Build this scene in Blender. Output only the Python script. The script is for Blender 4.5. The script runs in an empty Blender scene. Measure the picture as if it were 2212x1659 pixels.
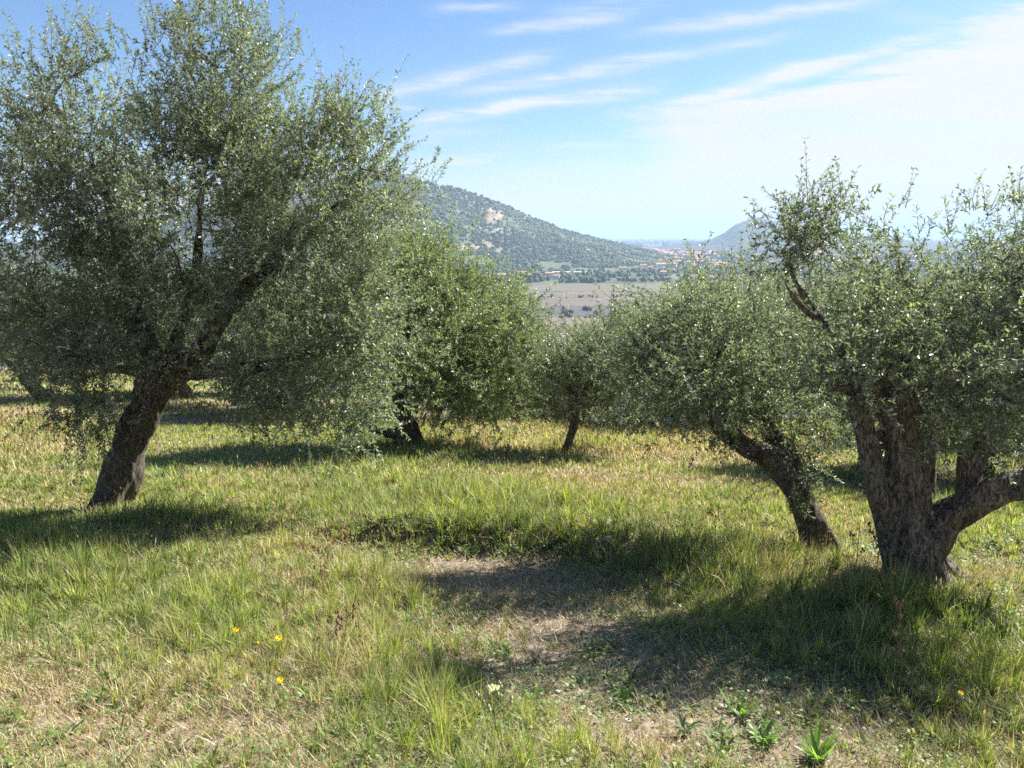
import bpy, math, random
import numpy as np
from mathutils import Vector, noise as mnoise

S = bpy.context.scene
COL = S.collection
RNG = np.random.default_rng(7)

# ------------------------------------------------------------------ camera
ZC = 1.5
PITCH = math.atan(148 / 800)
cam_d = bpy.data.cameras.new('camera')
cam = bpy.data.objects.new('camera', cam_d)
COL.objects.link(cam)
cam.location = (0, 0, ZC)
cam.rotation_euler = (math.pi / 2 - PITCH, 0, 0)
cam_d.sensor_width = 36
cam_d.lens = 800 / 1024 * 36
cam_d.clip_start = 0.05
cam_d.clip_end = 60000
S.camera = cam

# ------------------------------------------------------------------ light
SUN_EL = math.radians(39)
SUN_AZ = math.radians(37)          # from +X towards +Y
sdir = Vector((math.cos(SUN_EL) * math.cos(SUN_AZ), math.cos(SUN_EL) * math.sin(SUN_AZ), math.sin(SUN_EL)))
sun_d = bpy.data.lights.new('sun', 'SUN')
sun_d.energy = 4.9
sun_d.angle = math.radians(0.55)
sun_d.color = (1.0, 0.945, 0.86)
sun = bpy.data.objects.new('sun', sun_d)
COL.objects.link(sun)
sun.rotation_euler = sdir.to_track_quat('Z', 'Y').to_euler()
sun.location = (20, 20, 30)

S.view_settings.view_transform = 'Standard'
S.view_settings.look = 'None'
S.view_settings.exposure = 1.78
S.view_settings.gamma = 1
S.render.engine = 'CYCLES'
S.cycles.use_denoising = False
S.cycles.denoiser = 'OPENIMAGEDENOISE'
S.cycles.denoising_input_passes = 'RGB_ALBEDO_NORMAL'
S.cycles.denoising_prefilter = 'ACCURATE'
S.cycles.max_bounces = 6
S.cycles.diffuse_bounces = 3
S.cycles.glossy_bounces = 2
S.cycles.transmission_bounces = 3
S.cycles.volume_bounces = 1
S.cycles.transparent_max_bounces = 4
S.cycles.sample_clamp_indirect = 4
S.cycles.use_adaptive_sampling = False
S.render.film_transparent = False
S.cycles.filter_width = 1.6

K = 1024 / 2212
cp, sp = math.cos(PITCH), math.sin(PITCH)


def ray(dx, dy):
    a = (dx * K - 512) / 800
    b = (384 - dy * K) / 800
    return np.array([a, cp + b * sp, -sp + b * cp])


W = bpy.data.worlds.new('World')
S.world = W
W.use_nodes = True


class NT:
    def __init__(self, tree):
        self.t = tree
        self.t.nodes.clear()

    def n(self, typ, **kw):
        nd = self.t.nodes.new(typ)
        for k, v in kw.items():
            if k.startswith('i_'):
                nd.inputs[k[2:].replace('_', ' ')].default_value = v
            else:
                setattr(nd, k, v)
        return nd

    def l(self, a, b):
        self.t.links.new(a, b)

    def val(self, x, sock):
        if isinstance(x, (int, float)):
            sock.default_value = x
        elif isinstance(x, (tuple, list)):
            sock.default_value = x
        else:
            self.l(x, sock)

    def math(self, op, a, b=0.0, c=None, clamp=False):
        nd = self.n('ShaderNodeMath', operation=op, use_clamp=clamp)
        self.val(a, nd.inputs[0])
        self.val(b, nd.inputs[1])
        if c is not None:
            self.val(c, nd.inputs[2])
        return nd.outputs[0]

    def mix(self, f, a, b, mode='MIX'):
        nd = self.n('ShaderNodeMix', data_type='RGBA', blend_type=mode)
        self.val(f, nd.inputs[0])
        self.val(a, nd.inputs[6])
        self.val(b, nd.inputs[7])
        return nd.outputs[2]

    def noise(self, vec, scale, detail=4, rough=0.55, dist=0.0):
        nd = self.n('ShaderNodeTexNoise')
        if vec is not None:
            self.l(vec, nd.inputs['Vector'])
        nd.inputs['Scale'].default_value = scale
        nd.inputs['Detail'].default_value = detail
        nd.inputs['Roughness'].default_value = rough
        nd.inputs['Distortion'].default_value = dist
        return nd.outputs[0]

    def ramp(self, f, stops, interp='LINEAR'):
        nd = self.n('ShaderNodeValToRGB')
        cr = nd.color_ramp
        cr.interpolation = interp
        while len(cr.elements) < len(stops):
            cr.elements.new(0.5)
        for e, (p, c) in zip(cr.elements, stops):
            e.position = p
            e.color = c if len(c) == 4 else (*c, 1)
        self.val(f, nd.inputs[0])
        return nd.outputs[0]

    def smooth(self, x, a, b):
        nd = self.n('ShaderNodeMapRange', interpolation_type='SMOOTHSTEP')
        self.val(x, nd.inputs[0])
        nd.inputs[1].default_value = a
        nd.inputs[2].default_value = b
        return nd.outputs[0]


CIRRUS = [(815, 215, 990, 160, 16, .75), (990, 160, 1180, 122, 13, .6), (1090, 70, 1330, 42, 12, .75), (1430, 66, 1880, 2, 13, .75),
          (950, 26, 1120, 12, 10, .55), (1085, 228, 1390, 188, 13, 1.1), (905, 268, 1090, 234, 11, 1.0), (1030, 192, 1420, 135, 13, .8),
          (1420, 135, 1700, 80, 12, .5), (900, 350, 1080, 332, 12, .8), (1180, 315, 1360, 303, 9, .5), (880, 300, 1060, 285, 14, .4),
          (1200, 20, 1420, 8, 14, .45), (1440, 222, 1780, 158, 12, 1.2), (1700, 160, 2020, 82, 14, 1.2), (1520, 238, 1900, 200, 14, 1.0),
          (820, 245, 900, 240, 10, .5), (1900, 30, 2100, 60, 14, .2)]


def build_world():
    t = NT(W.node_tree)
    out = t.n('ShaderNodeOutputWorld')
    bg = t.n('ShaderNodeBackground')
    sky = t.n('ShaderNodeTexSky', sky_type='NISHITA')
    sky.sun_disc = False
    sky.sun_elevation = SUN_EL
    sky.sun_rotation = math.pi / 2 - SUN_AZ
    sky.altitude = 100
    sky.air_density = 1.0
    sky.dust_density = 0.6
    sky.ozone_density = 1.6
    geo = t.n('ShaderNodeTexCoord')
    sep = t.n('ShaderNodeSeparateXYZ')
    t.l(geo.outputs['Generated'], sep.inputs[0])
    x, y, z = sep.outputs
    # cloud layer: project the direction on a slab overhead
    zz = t.math('ADD', t.math('MAXIMUM', z, 0.0), 0.10)
    cx = t.math('DIVIDE', x, zz)
    cy = t.math('DIVIDE', y, zz)
    cmb = t.n('ShaderNodeCombineXYZ')
    t.l(cx, cmb.inputs[0])
    t.l(cy, cmb.inputs[1])
    # azimuth and elevation tangents for placing the large cloud masses
    ysafe = t.math('MAXIMUM', y, 0.05)
    u = t.math('DIVIDE', x, ysafe)          # -0.64..0.64 across the view
    v = t.math('DIVIDE', z, ysafe)          # 0 horizon .. 0.3 top
    # streaks: rotated, stretched noise in (u, v)
    uv = t.n('ShaderNodeCombineXYZ')
    t.l(u, uv.inputs[0])
    t.l(v, uv.inputs[1])
    def streak(rot, sx, sy, scale, detail, dist, off=(0, 0, 0)):
        mp = t.n('ShaderNodeMapping')
        mp.inputs['Rotation'].default_value = (0, 0, rot)
        mp.inputs['Scale'].default_value = (sx, sy, 1)
        mp.inputs['Location'].default_value = off
        t.l(uv.outputs[0], mp.inputs[0])
        return t.noise(mp.outputs[0], scale, detail, 0.6, dist)
    s1 = streak(math.radians(-10), 3.0, 26, 1.5, 7, 0.7, (3.1, 0.4, 0))
    s2 = streak(math.radians(-12), 7.0, 60, 1.5, 5, 0.5, (7.7, 2.1, 0))
    tex = t.math('ADD', t.math('MULTIPLY', s1, 0.6), t.math('MULTIPLY', s2, 0.4))
    texm = t.smooth(tex, 0.34, 0.60)
    wob = t.math('MULTIPLY', t.math('SUBTRACT', streak(0.0, 3.0, 9, 1.2, 4, 0.3, (5, 1, 0)), 0.5), 0.035)
    vw = t.math('ADD', v, wob)
    thin = None
    for (x0, y0, x1, y1, wdt, amp) in CIRRUS:
        r0, r1 = ray(x0, y0), ray(x1, y1)
        u0, v0, u1, v1 = r0[0] / r0[1], r0[2] / r0[1], r1[0] / r1[1], r1[2] / r1[1]
        L = math.hypot(u1 - u0, v1 - v0) / 2
        c_, s_ = (u1 - u0) / (2 * L), (v1 - v0) / (2 * L)
        du = t.math('SUBTRACT', u, (u0 + u1) / 2)
        dv = t.math('SUBTRACT', vw, (v0 + v1) / 2)
        al = t.math('ADD', t.math('MULTIPLY', du, c_ / (L * 1.15)), t.math('MULTIPLY', dv, s_ / (L * 1.15)))
        w_ = wdt * K / 800
        pe = t.math('ADD', t.math('MULTIPLY', du, -s_ / w_), t.math('MULTIPLY', dv, c_ / w_))
        al2 = t.math('MULTIPLY', al, al)
        e = t.math('ADD', t.math('MULTIPLY', al2, al2), t.math('MULTIPLY', pe, pe))
        g = t.math('MULTIPLY', t.math('EXPONENT', t.math('MULTIPLY', e, -1.0)), amp)
        thin = g if thin is None else t.math('ADD', thin, g)
    thin = t.math('MULTIPLY', thin, t.math('ADD', t.math('MULTIPLY', texm, 0.95), 0.12))
    top = 0.0
    # large white sheet on the right: lies below an oblique line that climbs to the right
    wn = streak(math.radians(-16), 2.4, 9, 1.6, 6, 0.4, (0.2, 0.9, 0))
    line = t.math('ADD', t.math('ADD', t.math('MULTIPLY', u, 0.26), 0.100), t.math('MULTIPLY', t.math('SUBTRACT', wn, 0.5), 0.12))
    below = t.smooth(t.math('ADD', t.math('SUBTRACT', line, v), t.math('MULTIPLY', t.math('SUBTRACT', tex, 0.5), 0.05)), -0.010, 0.016)
    rightm = t.smooth(t.math('ADD', u, t.math('MULTIPLY', t.math('SUBTRACT', wn, 0.5), 0.3)), 0.14, 0.24)
    nz = streak(math.radians(-4), 1.6, 14, 1.5, 5, 0.5, (4, 4, 0))
    sheet = t.math('MULTIPLY', t.math('MULTIPLY', below, rightm), t.math('ADD', t.math('ADD', t.math('MULTIPLY', t.smooth(nz, 0.36, 0.58), 0.22), t.math('MULTIPLY', texm, 0.20)), 0.66))
    # veil near the horizon, stronger to the right
    veil = t.math('MULTIPLY', t.smooth(t.math('SUBTRACT', 0.125, t.math('SUBTRACT', v, t.math('MULTIPLY', t.math('SUBTRACT', nz, 0.5), 0.1))), 0.0, 0.1),
                  t.math('ADD', t.math('MULTIPLY', t.smooth(u, -0.2, 0.2), 0.40), 0.52))
    c = t.math('MAXIMUM', t.math('MINIMUM', thin, 0.95), t.math('MAXIMUM', sheet, veil))
    low = t.math('MULTIPLY', t.math('SUBTRACT', 1.0, t.smooth(v, 0.0, 0.085)), 0.9)
    c = t.math('MAXIMUM', c, low)
    c = t.math('MULTIPLY', c, 0.92, clamp=True)
    cloudcol = t.mix(t.smooth(v, 0.0, 0.25), (5.15, 5.1, 5.05, 1), (5.4, 5.35, 5.3, 1))
    hsv = t.n('ShaderNodeHueSaturation')
    hsv.inputs['Saturation'].default_value = 1.12
    hsv.inputs['Value'].default_value = 1.0
    t.l(sky.outputs[0], hsv.inputs['Color'])
    skyc = t.mix(1.0, hsv.outputs[0], (0.60, 0.72, 0.88, 1), 'MULTIPLY')
    fin = t.mix(c, skyc, cloudcol)
    t.l(fin, bg.inputs[0])
    bg.inputs[1].default_value = 0.052
    t.l(bg.outputs[0], out.inputs[0])


build_world()

# ------------------------------------------------------------------ helpers


def P(dx, dy, Y):
    r = ray(dx, dy)
    r = r / r[1] * Y
    return np.array([r[0], r[1], r[2] + ZC])


def disp(x, y, z):
    """world -> photograph coordinates (2212 wide)"""
    z = z - ZC
    f = np.maximum(y * cp - z * sp, 1e-3)
    b = (y * sp + z * cp) / f
    a = x / f
    return (a * 800 + 512) / K, (384 - b * 800) / K


def _hash(ix, iy, seed):
    h = (ix.astype(np.int64) * 374761393 + iy.astype(np.int64) * 668265263 + seed * 1442695041) & 0xffffffff
    h = ((h ^ (h >> 13)) * 1274126177) & 0xffffffff
    h = h ^ (h >> 16)
    return (h & 0xffffff) / float(0xffffff)


def vnoise(x, y, seed=0):
    x = np.asarray(x, float)
    y = np.asarray(y, float)
    ix, iy = np.floor(x), np.floor(y)
    fx, fy = x - ix, y - iy
    fx = fx * fx * (3 - 2 * fx)
    fy = fy * fy * (3 - 2 * fy)
    a = _hash(ix, iy, seed)
    b = _hash(ix + 1, iy, seed)
    c = _hash(ix, iy + 1, seed)
    d = _hash(ix + 1, iy + 1, seed)
    return (a * (1 - fx) + b * fx) * (1 - fy) + (c * (1 - fx) + d * fx) * fy


def fbm(x, y, seed=0, octs=4, rough=0.5):
    s, a, t = 0, 1.0, 0
    for k in range(octs):
        s = s + a * (vnoise(x * 2 ** k + 17.3 * k, y * 2 ** k - 9.1 * k, seed + k) - 0.5)
        t += a
        a *= rough
    return s / t


def sstep(x, a, b):
    t = np.clip((x - a) / (b - a), 0, 1)
    return t * t * (3 - 2 * t)


VALLEY = -70.0


def ground_z(x, y):
    x = np.asarray(x, float)
    y = np.asarray(y, float)
    z = -0.157 * y
    # the field climbs gently towards the left, far back
    z = z + 0.03 * np.maximum(0, -x - 3) * sstep(y, 10, 30)
    # beyond the brow the hillside falls away
    crest = 17 + 3.0 * np.maximum(0, -x - 1.0) ** 0.95 + 0.5 * np.maximum(0, x - 4)
    crest = np.minimum(crest, 62)
    over = np.maximum(0, y - crest)
    z = z - 0.25 * over * sstep(over, 0, 14)
    zb = np.where(y < 0, -0.10 * y, 0)
    z = z + zb
    r = np.hypot(x, y)
    z = np.where(z < VALLEY, VALLEY, z)
    z = z + (VALLEY - z) * sstep(r, 210, 420)
    near = 1 - sstep(r, 60, 160)
    z = z + near * (0.22 * fbm(x * 0.45, y * 0.45, 3, 3) + 0.07 * fbm(x * 1.9, y * 1.9, 9, 3))
    # low bank behind the bare track
    bx, by = BANK_A
    ex, ey = BANK_B
    tx, ty = ex - bx, ey - by
    L = math.hypot(tx, ty)
    tx, ty = tx / L, ty / L
    al = (x - bx) * tx + (y - by) * ty
    pr = -(x - bx) * ty + (y - by) * tx
    pr = pr + 0.25 * fbm(x * 1.4, y * 1.4, 21, 2)
    w = sstep(al, -0.9, 0.5) * (1 - sstep(al, L - 0.4, L + 0.9))
    z = z + w * (0.17 * sstep(pr, -0.12, 0.22) - 0.17 * sstep(pr, 0.8, 3.5) - 0.06 * np.exp(-((pr + 0.5) / 0.5) ** 2))
    return z


def _g0(dx, dy):
    r = ray(dx, dy)
    t = ZC / (-(r[2] + 0.157 * r[1]))
    return r[0] * t, r[1] * t


BANK_A = _g0(760, 1165)
BANK_B = _g0(1330, 1200)


def G(dx, dy):
    """the ground point seen at photograph position (dx, dy)"""
    r = ray(dx, dy)
    t = np.linspace(1.5, 60, 4000)
    z = ZC + r[2] * t - ground_z(r[0] * t, r[1] * t)
    i = int(np.argmax(z < 0))
    return r[0] * t[i], r[1] * t[i], float(ground_z(r[0] * t[i], r[1] * t[i]))


def mesh_np(name, verts, faces_list, mats, mat_idx=None, parent=None, attrs=None, smooth=False):
    """faces_list: list of (F,k) index arrays"""
    me = bpy.data.meshes.new(name)
    verts = np.asarray(verts, np.float32)
    me.vertices.add(len(verts))
    me.vertices.foreach_set('co', verts.ravel())
    loops = np.concatenate([f.ravel() for f in faces_list]).astype(np.int32)
    starts, tot = [], 0
    for f in faces_list:
        starts.append(tot + np.arange(len(f)) * f.shape[1])
        tot += f.size
    starts = np.concatenate(starts).astype(np.int32)
    me.loops.add(len(loops))
    me.loops.foreach_set('vertex_index', loops)
    me.polygons.add(len(starts))
    me.polygons.foreach_set('loop_start', starts)
    if mat_idx is not None:
        me.polygons.foreach_set('material_index', np.asarray(mat_idx, np.int32))
    me.polygons.foreach_set('use_smooth', np.full(len(starts), bool(smooth)))
    for m in mats:
        me.materials.append(m)
    for an, arr in (attrs or {}).items():
        if arr.ndim == 1:
            a = me.attributes.new(an, 'FLOAT', 'POINT')
            a.data.foreach_set('value', arr.astype(np.float32))
        else:
            a = me.attributes.new(an, 'FLOAT_COLOR', 'POINT')
            if arr.shape[1] == 3:
                arr = np.concatenate([arr, np.ones((len(arr), 1))], 1)
            a.data.foreach_set('color', arr.astype(np.float32).ravel())
    me.update(calc_edges=True)
    me.validate()
    o = bpy.data.objects.new(name, me)
    COL.objects.link(o)
    if parent is not None:
        o.parent = parent
    return o


def tag(o, label=None, cat=None, group=None, kind=None):
    if label:
        o['label'] = label
    if cat:
        o['category'] = cat
    if group:
        o['group'] = group
    if kind:
        o['kind'] = kind
    return o


def empty(name, loc):
    o = bpy.data.objects.new(name, None)
    o.empty_display_size = 0.2
    COL.objects.link(o)
    o.location = loc
    return o


# ------------------------------------------------------------------ materials
def mat(name):
    m = bpy.data.materials.new(name)
    m.use_nodes = True
    return m, NT(m.node_tree)


def out_surf(t, sh):
    o = t.n('ShaderNodeOutputMaterial')
    t.l(sh, o.inputs[0])
    return o


def m_leaf(name='olive_leaf', top=(0.122, 0.150, 0.090), under=(0.55, 0.58, 0.49), warm=0.0):
    m, t = mat(name)
    at = t.n('ShaderNodeAttribute', attribute_name='tint')
    f = at.outputs['Fac']
    topc = t.ramp(f, [(0, tuple(c * 0.6 for c in top)), (0.55, top), (0.9, (top[0] * 1.9, top[1] * 1.75, top[2] * 1.4)), (1.0, (0.28, 0.24, 0.08))])
    undc = t.ramp(f, [(0, tuple(c * 0.8 for c in under)), (1.0, tuple(min(1, c * 1.15) for c in under))])
    g = t.n('ShaderNodeNewGeometry')
    col = t.mix(g.outputs['Backfacing'], topc, undc)
    b = t.n('ShaderNodeBsdfPrincipled')
    t.l(col, b.inputs['Base Color'])
    b.inputs['Roughness'].default_value = 0.44
    b.inputs['Specular IOR Level'].default_value = 0.55
    tr = t.n('ShaderNodeBsdfTranslucent')
    trc = t.mix(1.0, topc, (1.75, 1.95, 1.15, 1), 'MULTIPLY')
    t.l(trc, tr.inputs[0])
    ms = t.n('ShaderNodeMixShader')
    ms.inputs[0].default_value = 0.40
    t.l(b.outputs[0], ms.inputs[1])
    t.l(tr.outputs[0], ms.inputs[2])
    out_surf(t, ms.outputs[0])
    return m


def m_bark(name='olive_bark', base=(0.15, 0.125, 0.10), scale=1.0):
    m, t = mat(name)
    tc = t.n('ShaderNodeTexCoord')
    mp = t.n('ShaderNodeMapping')
    mp.inputs['Scale'].default_value = (1, 1, 0.28)
    t.l(tc.outputs['Object'], mp.inputs[0])
    n1 = t.noise(mp.outputs[0], 38 * scale, 8, 0.7)
    n2 = t.noise(tc.outputs['Object'], 4.0 * scale, 5, 0.6)
    n4 = t.noise(tc.outputs['Object'], 60.0 * scale, 3, 0.6)
    mp2 = t.n('ShaderNodeMapping')
    mp2.inputs['Scale'].default_value = (1, 1, 0.35)
    t.l(tc.outputs['Object'], mp2.inputs[0])
    cr = t.smooth(t.noise(mp2.outputs[0], 46 * scale, 6, 0.75, 1.2), 0.36, 0.52)
    c = t.ramp(n1, [(0.25, tuple(x * 0.45 for x in base)), (0.5, base), (0.78, tuple(x * 1.9 for x in base))])
    mp3 = t.n('ShaderNodeMapping')
    mp3.inputs['Scale'].default_value = (1, 1, 0.12)
    t.l(tc.outputs['Object'], mp3.inputs[0])
    n5 = t.noise(mp3.outputs[0], 11 * scale, 4, 0.6, 0.8)
    c = t.mix(t.math('MULTIPLY', t.smooth(n5, 0.54, 0.66), 0.65), c, tuple(x * 0.35 for x in base) + (1,))
    c = t.mix(t.math('MULTIPLY', t.smooth(n2, 0.5, 0.68), 0.55), c, (0.20, 0.21, 0.16, 1))
    c = t.mix(t.math('MULTIPLY', t.smooth(n4, 0.58, 0.72), 0.5), c, (0.32, 0.31, 0.27, 1))
    c = t.mix(t.math('SUBTRACT', 1.0, cr), c, tuple(x * 0.3 for x in base) + (1,))
    b = t.n('ShaderNodeBsdfPrincipled')
    t.l(c, b.inputs['Base Color'])
    b.inputs['Roughness'].default_value = 0.9
    b.inputs['Specular IOR Level'].default_value = 0.2
    h = t.math('ADD', t.math('MULTIPLY', n1, 0.7), t.math('MULTIPLY', cr, 0.6))
    bp = t.n('ShaderNodeBump')
    bp.inputs['Strength'].default_value = 0.9
    bp.inputs['Distance'].default_value = 0.03
    t.l(h, bp.inputs['Height'])
    t.l(bp.outputs[0], b.inputs['Normal'])
    out_surf(t, b.outputs[0])
    return m


def m_grass():
    m, t = mat('grass_blades')
    at = t.n('ShaderNodeAttribute', attribute_name='col')
    b = t.n('ShaderNodeBsdfPrincipled')
    t.l(at.outputs['Color'], b.inputs['Base Color'])
    b.inputs['Roughness'].default_value = 0.55
    b.inputs['Specular IOR Level'].default_value = 0.35
    tr = t.n('ShaderNodeBsdfTranslucent')
    t.l(t.mix(1.0, at.outputs['Color'], (1.25, 1.3, 0.8, 1), 'MULTIPLY'), tr.inputs[0])
    ms = t.n('ShaderNodeMixShader')
    ms.inputs[0].default_value = 0.38
    t.l(b.outputs[0], ms.inputs[1])
    t.l(tr.outputs[0], ms.inputs[2])
    out_surf(t, ms.outputs[0])
    return m


def m_ground():
    m, t = mat('ground_soil')
    tc = t.n('ShaderNodeTexCoord')
    o = tc.outputs['Object']
    n1 = t.noise(o, 1.3, 6, 0.6)
    n2 = t.noise(o, 22, 6, 0.7)
    n3 = t.noise(o, 140, 4, 0.7)
    near = t.ramp(n2, [(0.28, (0.10, 0.075, 0.055)), (0.5, (0.23, 0.18, 0.135)), (0.72, (0.37, 0.31, 0.235))])
    near = t.mix(t.math('MULTIPLY', t.smooth(n1, 0.45, 0.6), 0.45), near, (0.115, 0.12, 0.045, 1))
    vs_ = t.n('ShaderNodeTexVoronoi')
    t.l(o, vs_.inputs['Vector'])
    vs_.inputs['Scale'].default_value = 55
    sv_ = t.n('ShaderNodeSeparateColor')
    t.l(vs_.outputs['Color'], sv_.inputs[0])
    near = t.mix(t.math('MULTIPLY', t.smooth(sv_.outputs[0], 0.72, 0.95), 0.5), near, (0.42, 0.37, 0.30, 1))
    near = t.mix(t.math('MULTIPLY', t.smooth(sv_.outputs[1], 0.75, 0.95), 0.6), near, (0.09, 0.065, 0.045, 1))
    near = t.mix(t.math('MULTIPLY', t.smooth(n3, 0.5, 0.7), 0.6), near, (0.40, 0.34, 0.25, 1))
    # valley floor: fields seen from afar
    vo = t.n('ShaderNodeTexVoronoi')
    mp = t.n('ShaderNodeMapping')
    mp.inputs['Scale'].default_value = (0.0035, 0.0075, 1)
    mp.inputs['Rotation'].default_value = (0, 0, 0.12)
    t.l(o, mp.inputs[0])
    t.l(mp.outputs[0], vo.inputs['Vector'])
    vo.inputs['Scale'].default_value = 1
    sepc = t.n('ShaderNodeSeparateColor')
    t.l(vo.outputs['Color'], sepc.inputs[0])
    far = t.ramp(sepc.outputs[0], [(0.0, (0.06, 0.085, 0.035)), (0.25, (0.12, 0.13, 0.06)), (0.45, (0.07, 0.10, 0.04)),
                                   (0.62, (0.20, 0.16, 0.10)), (0.8, (0.10, 0.11, 0.05)), (1.0, (0.24, 0.20, 0.14))], 'CONSTANT')
    nf = t.noise(o, 0.02, 6, 0.7)
    far = t.mix(t.smooth(nf, 0.42, 0.6), far, (0.045, 0.065, 0.035, 1))
    ln = t.n('ShaderNodeVectorMath', operation='LENGTH')
    t.l(o, ln.inputs[0])
    mx = t.smooth(ln.outputs['Value'], 80, 300)
    c = t.mix(mx, near, far)
    b = t.n('ShaderNodeBsdfPrincipled')
    t.l(c, b.inputs['Base Color'])
    b.inputs['Roughness'].default_value = 0.95
    b.inputs['Specular IOR Level'].default_value = 0.1
    bp = t.n('ShaderNodeBump')
    bp.inputs['Strength'].default_value = 0.8
    bp.inputs['Distance'].default_value = 0.02
    t.l(t.math('ADD', n2, t.math('MULTIPLY', n3, 0.5)), bp.inputs['Height'])
    t.l(bp.outputs[0], b.inputs['Normal'])
    out_surf(t, b.outputs[0])
    return m


def m_plain(name, color, rough=0.8, var=0.0, scale=5.0, spec=0.2):
    m, t = mat(name)
    b = t.n('ShaderNodeBsdfPrincipled')
    tc = t.n('ShaderNodeTexCoord')
    n = t.noise(tc.outputs['Object'], scale, 5, 0.65)
    c = t.ramp(n, [(0.3, tuple(x * (1 - var) for x in color)), (0.7, tuple(min(1, x * (1 + var)) for x in color))])
    t.l(c, b.inputs['Base Color'])
    b.inputs['Roughness'].default_value = rough
    b.inputs['Specular IOR Level'].default_value = spec
    out_surf(t, b.outputs[0])
    return m


def m_col(name, attr='col', rough=0.9):
    m, t = mat(name)
    at = t.n('ShaderNodeAttribute', attribute_name=attr)
    b = t.n('ShaderNodeBsdfPrincipled')
    t.l(at.outputs['Color'], b.inputs['Base Color'])
    b.inputs['Roughness'].default_value = rough
    b.inputs['Specular IOR Level'].default_value = 0.15
    out_surf(t, b.outputs[0])
    return m


M_LEAF = m_leaf()
M_LEAF_G = m_leaf('olive_leaf_green', (0.132, 0.165, 0.072), (0.48, 0.53, 0.38))
M_BARK = m_bark()
M_BARK_PALE = m_bark('olive_bark_pale', (0.205, 0.172, 0.135))
M_TWIG = m_plain('olive_twig', (0.17, 0.15, 0.115), 0.85, 0.4, 30)
M_GRASS = m_grass()

# ------------------------------------------------------------------ ground sheet
def build_ground():
    R = np.concatenate([[0.0], np.geomspace(0.6, 28000, 520)])
    nt = 640
    th = np.arange(nt) / nt * 2 * math.pi
    rr, tt = np.meshgrid(R[1:], th, indexing='ij')
    x = (rr * np.cos(tt)).ravel()
    y = (rr * np.sin(tt)).ravel()
    z = ground_z(x, y)
    v = np.stack([x, y, z], 1)
    v = np.concatenate([v, [[0, 0, float(ground_z(0.0, 0.0))]]])
    nr = len(R) - 1
    i = np.arange(nr - 1)[:, None] * nt
    j = np.arange(nt)[None, :]
    a = (i + j).ravel()
    b = (i + (j + 1) % nt).ravel()
    q = np.stack([a, a + nt, b + nt, b], 1)
    c = len(v) - 1
    tri = np.stack([np.full(nt, c), np.arange(nt), (np.arange(nt) + 1) % nt], 1)
    o = mesh_np('ground', v, [q, tri], [m_ground()], smooth=True)
    tag(o, kind='structure')


build_ground()

# ------------------------------------------------------------------ far landscape
def ico():
    import bmesh
    bm = bmesh.new()
    bmesh.ops.create_icosphere(bm, subdivisions=1, radius=1)
    v = np.array([x.co[:] for x in bm.verts])
    f = np.array([[w.index for w in p.verts] for p in bm.faces])
    bm.free()
    return v, f


ICO_V, ICO_F = ico()


def blob_mesh(name, pts, size, cols, kind, squash=0.8, jit=0.28, mat_=None):
    n = len(pts)
    k = len(ICO_V)
    d = ICO_V[None] * (1 + RNG.uniform(-jit, jit, (n, k, 1)))
    d = d * (size[:, None, None] * np.stack([np.ones(n), np.ones(n), np.full(n, squash) * RNG.uniform(0.8, 1.3, n)], 1)[:, None, :])
    v = (pts[:, None, :] + d).reshape(-1, 3)
    f = (ICO_F[None] + (np.arange(n) * k)[:, None, None]).reshape(-1, 3)
    c = np.repeat(cols, k, 0) * RNG.uniform(0.8, 1.2, (n * k, 1))
    o = mesh_np(name, v, [f], [mat_ or M_FOREST], attrs={'col': c})
    tag(o, kind=kind)
    return o


M_FOREST = m_col('forest_canopy')

RIDGE_X = [-200, 200, 500, 700, 800, 870, 940, 1000, 1080, 1150, 1220, 1310, 1400, 1500, 1600]
RIDGE_Y = [560, 505, 440, 395, 380, 383, 400, 411, 440, 470, 497, 519, 540, 562, 575]


def mountain_h(u, v):
    """u = X/Y, v = distance; height above the valley floor"""
    dx = (u * 800 / 1.0 * 1.0 + 512) / K   # close enough to the photograph column
    ry = np.interp(dx, RIDGE_X, RIDGE_Y)
    elev = (512.0 - ry) * K / 800
    vr = 2350 + 260 * np.sin(u * 4.0)
    top = elev * vr + 71.5 - 6
    front = 1650 + 120 * fbm(u * 6, u * 0 + 3, 5, 2)
    s = (v - front) / (vr - front)
    gull = fbm(u * 11 + 0.4 * fbm(v / 300, u * 3, 8), v / 420.0, 31, 4)
    gull2 = fbm(u * 40, v / 110.0, 51, 3)
    prof = np.where(s < 1, np.clip(s, 0, 1) ** 1.12, np.clip(1 - (s - 1) / 1.3, 0, 1))
    h = top * prof
    h = h + (80 * gull + 22 * gull2) * np.clip(s * 1.6, 0, 1) * np.clip((1.0 - s) * 3.0, 0.0, 1) * np.clip(top / 150, 0, 1)
    return np.where(prof > 0, np.maximum(h, -2), -2)


def quarry_mask(x, y, z):
    dx, dy = disp(x, y, z)
    nn = fbm(x / 26.0, z / 16.0, 77, 4) * 1.6
    m1 = np.exp(-((dx - 1074 + (dy - 478) * 0.15) / 44) ** 2 - ((dy - 478 - (dx - 1072) * 0.25) / 30) ** 2)
    m2 = np.exp(-((dx - 1040) / 55) ** 2 - ((dy - 530) / 22) ** 2) * 0.95
    return np.clip(np.maximum(m1, m2) + nn * 1.6 + fbm(x / 5.0, z / 12.0, 78, 3) * 1.6 - 0.62, 0, 1) * 2.6 * (np.maximum(m1, m2) > 0.28)


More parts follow.
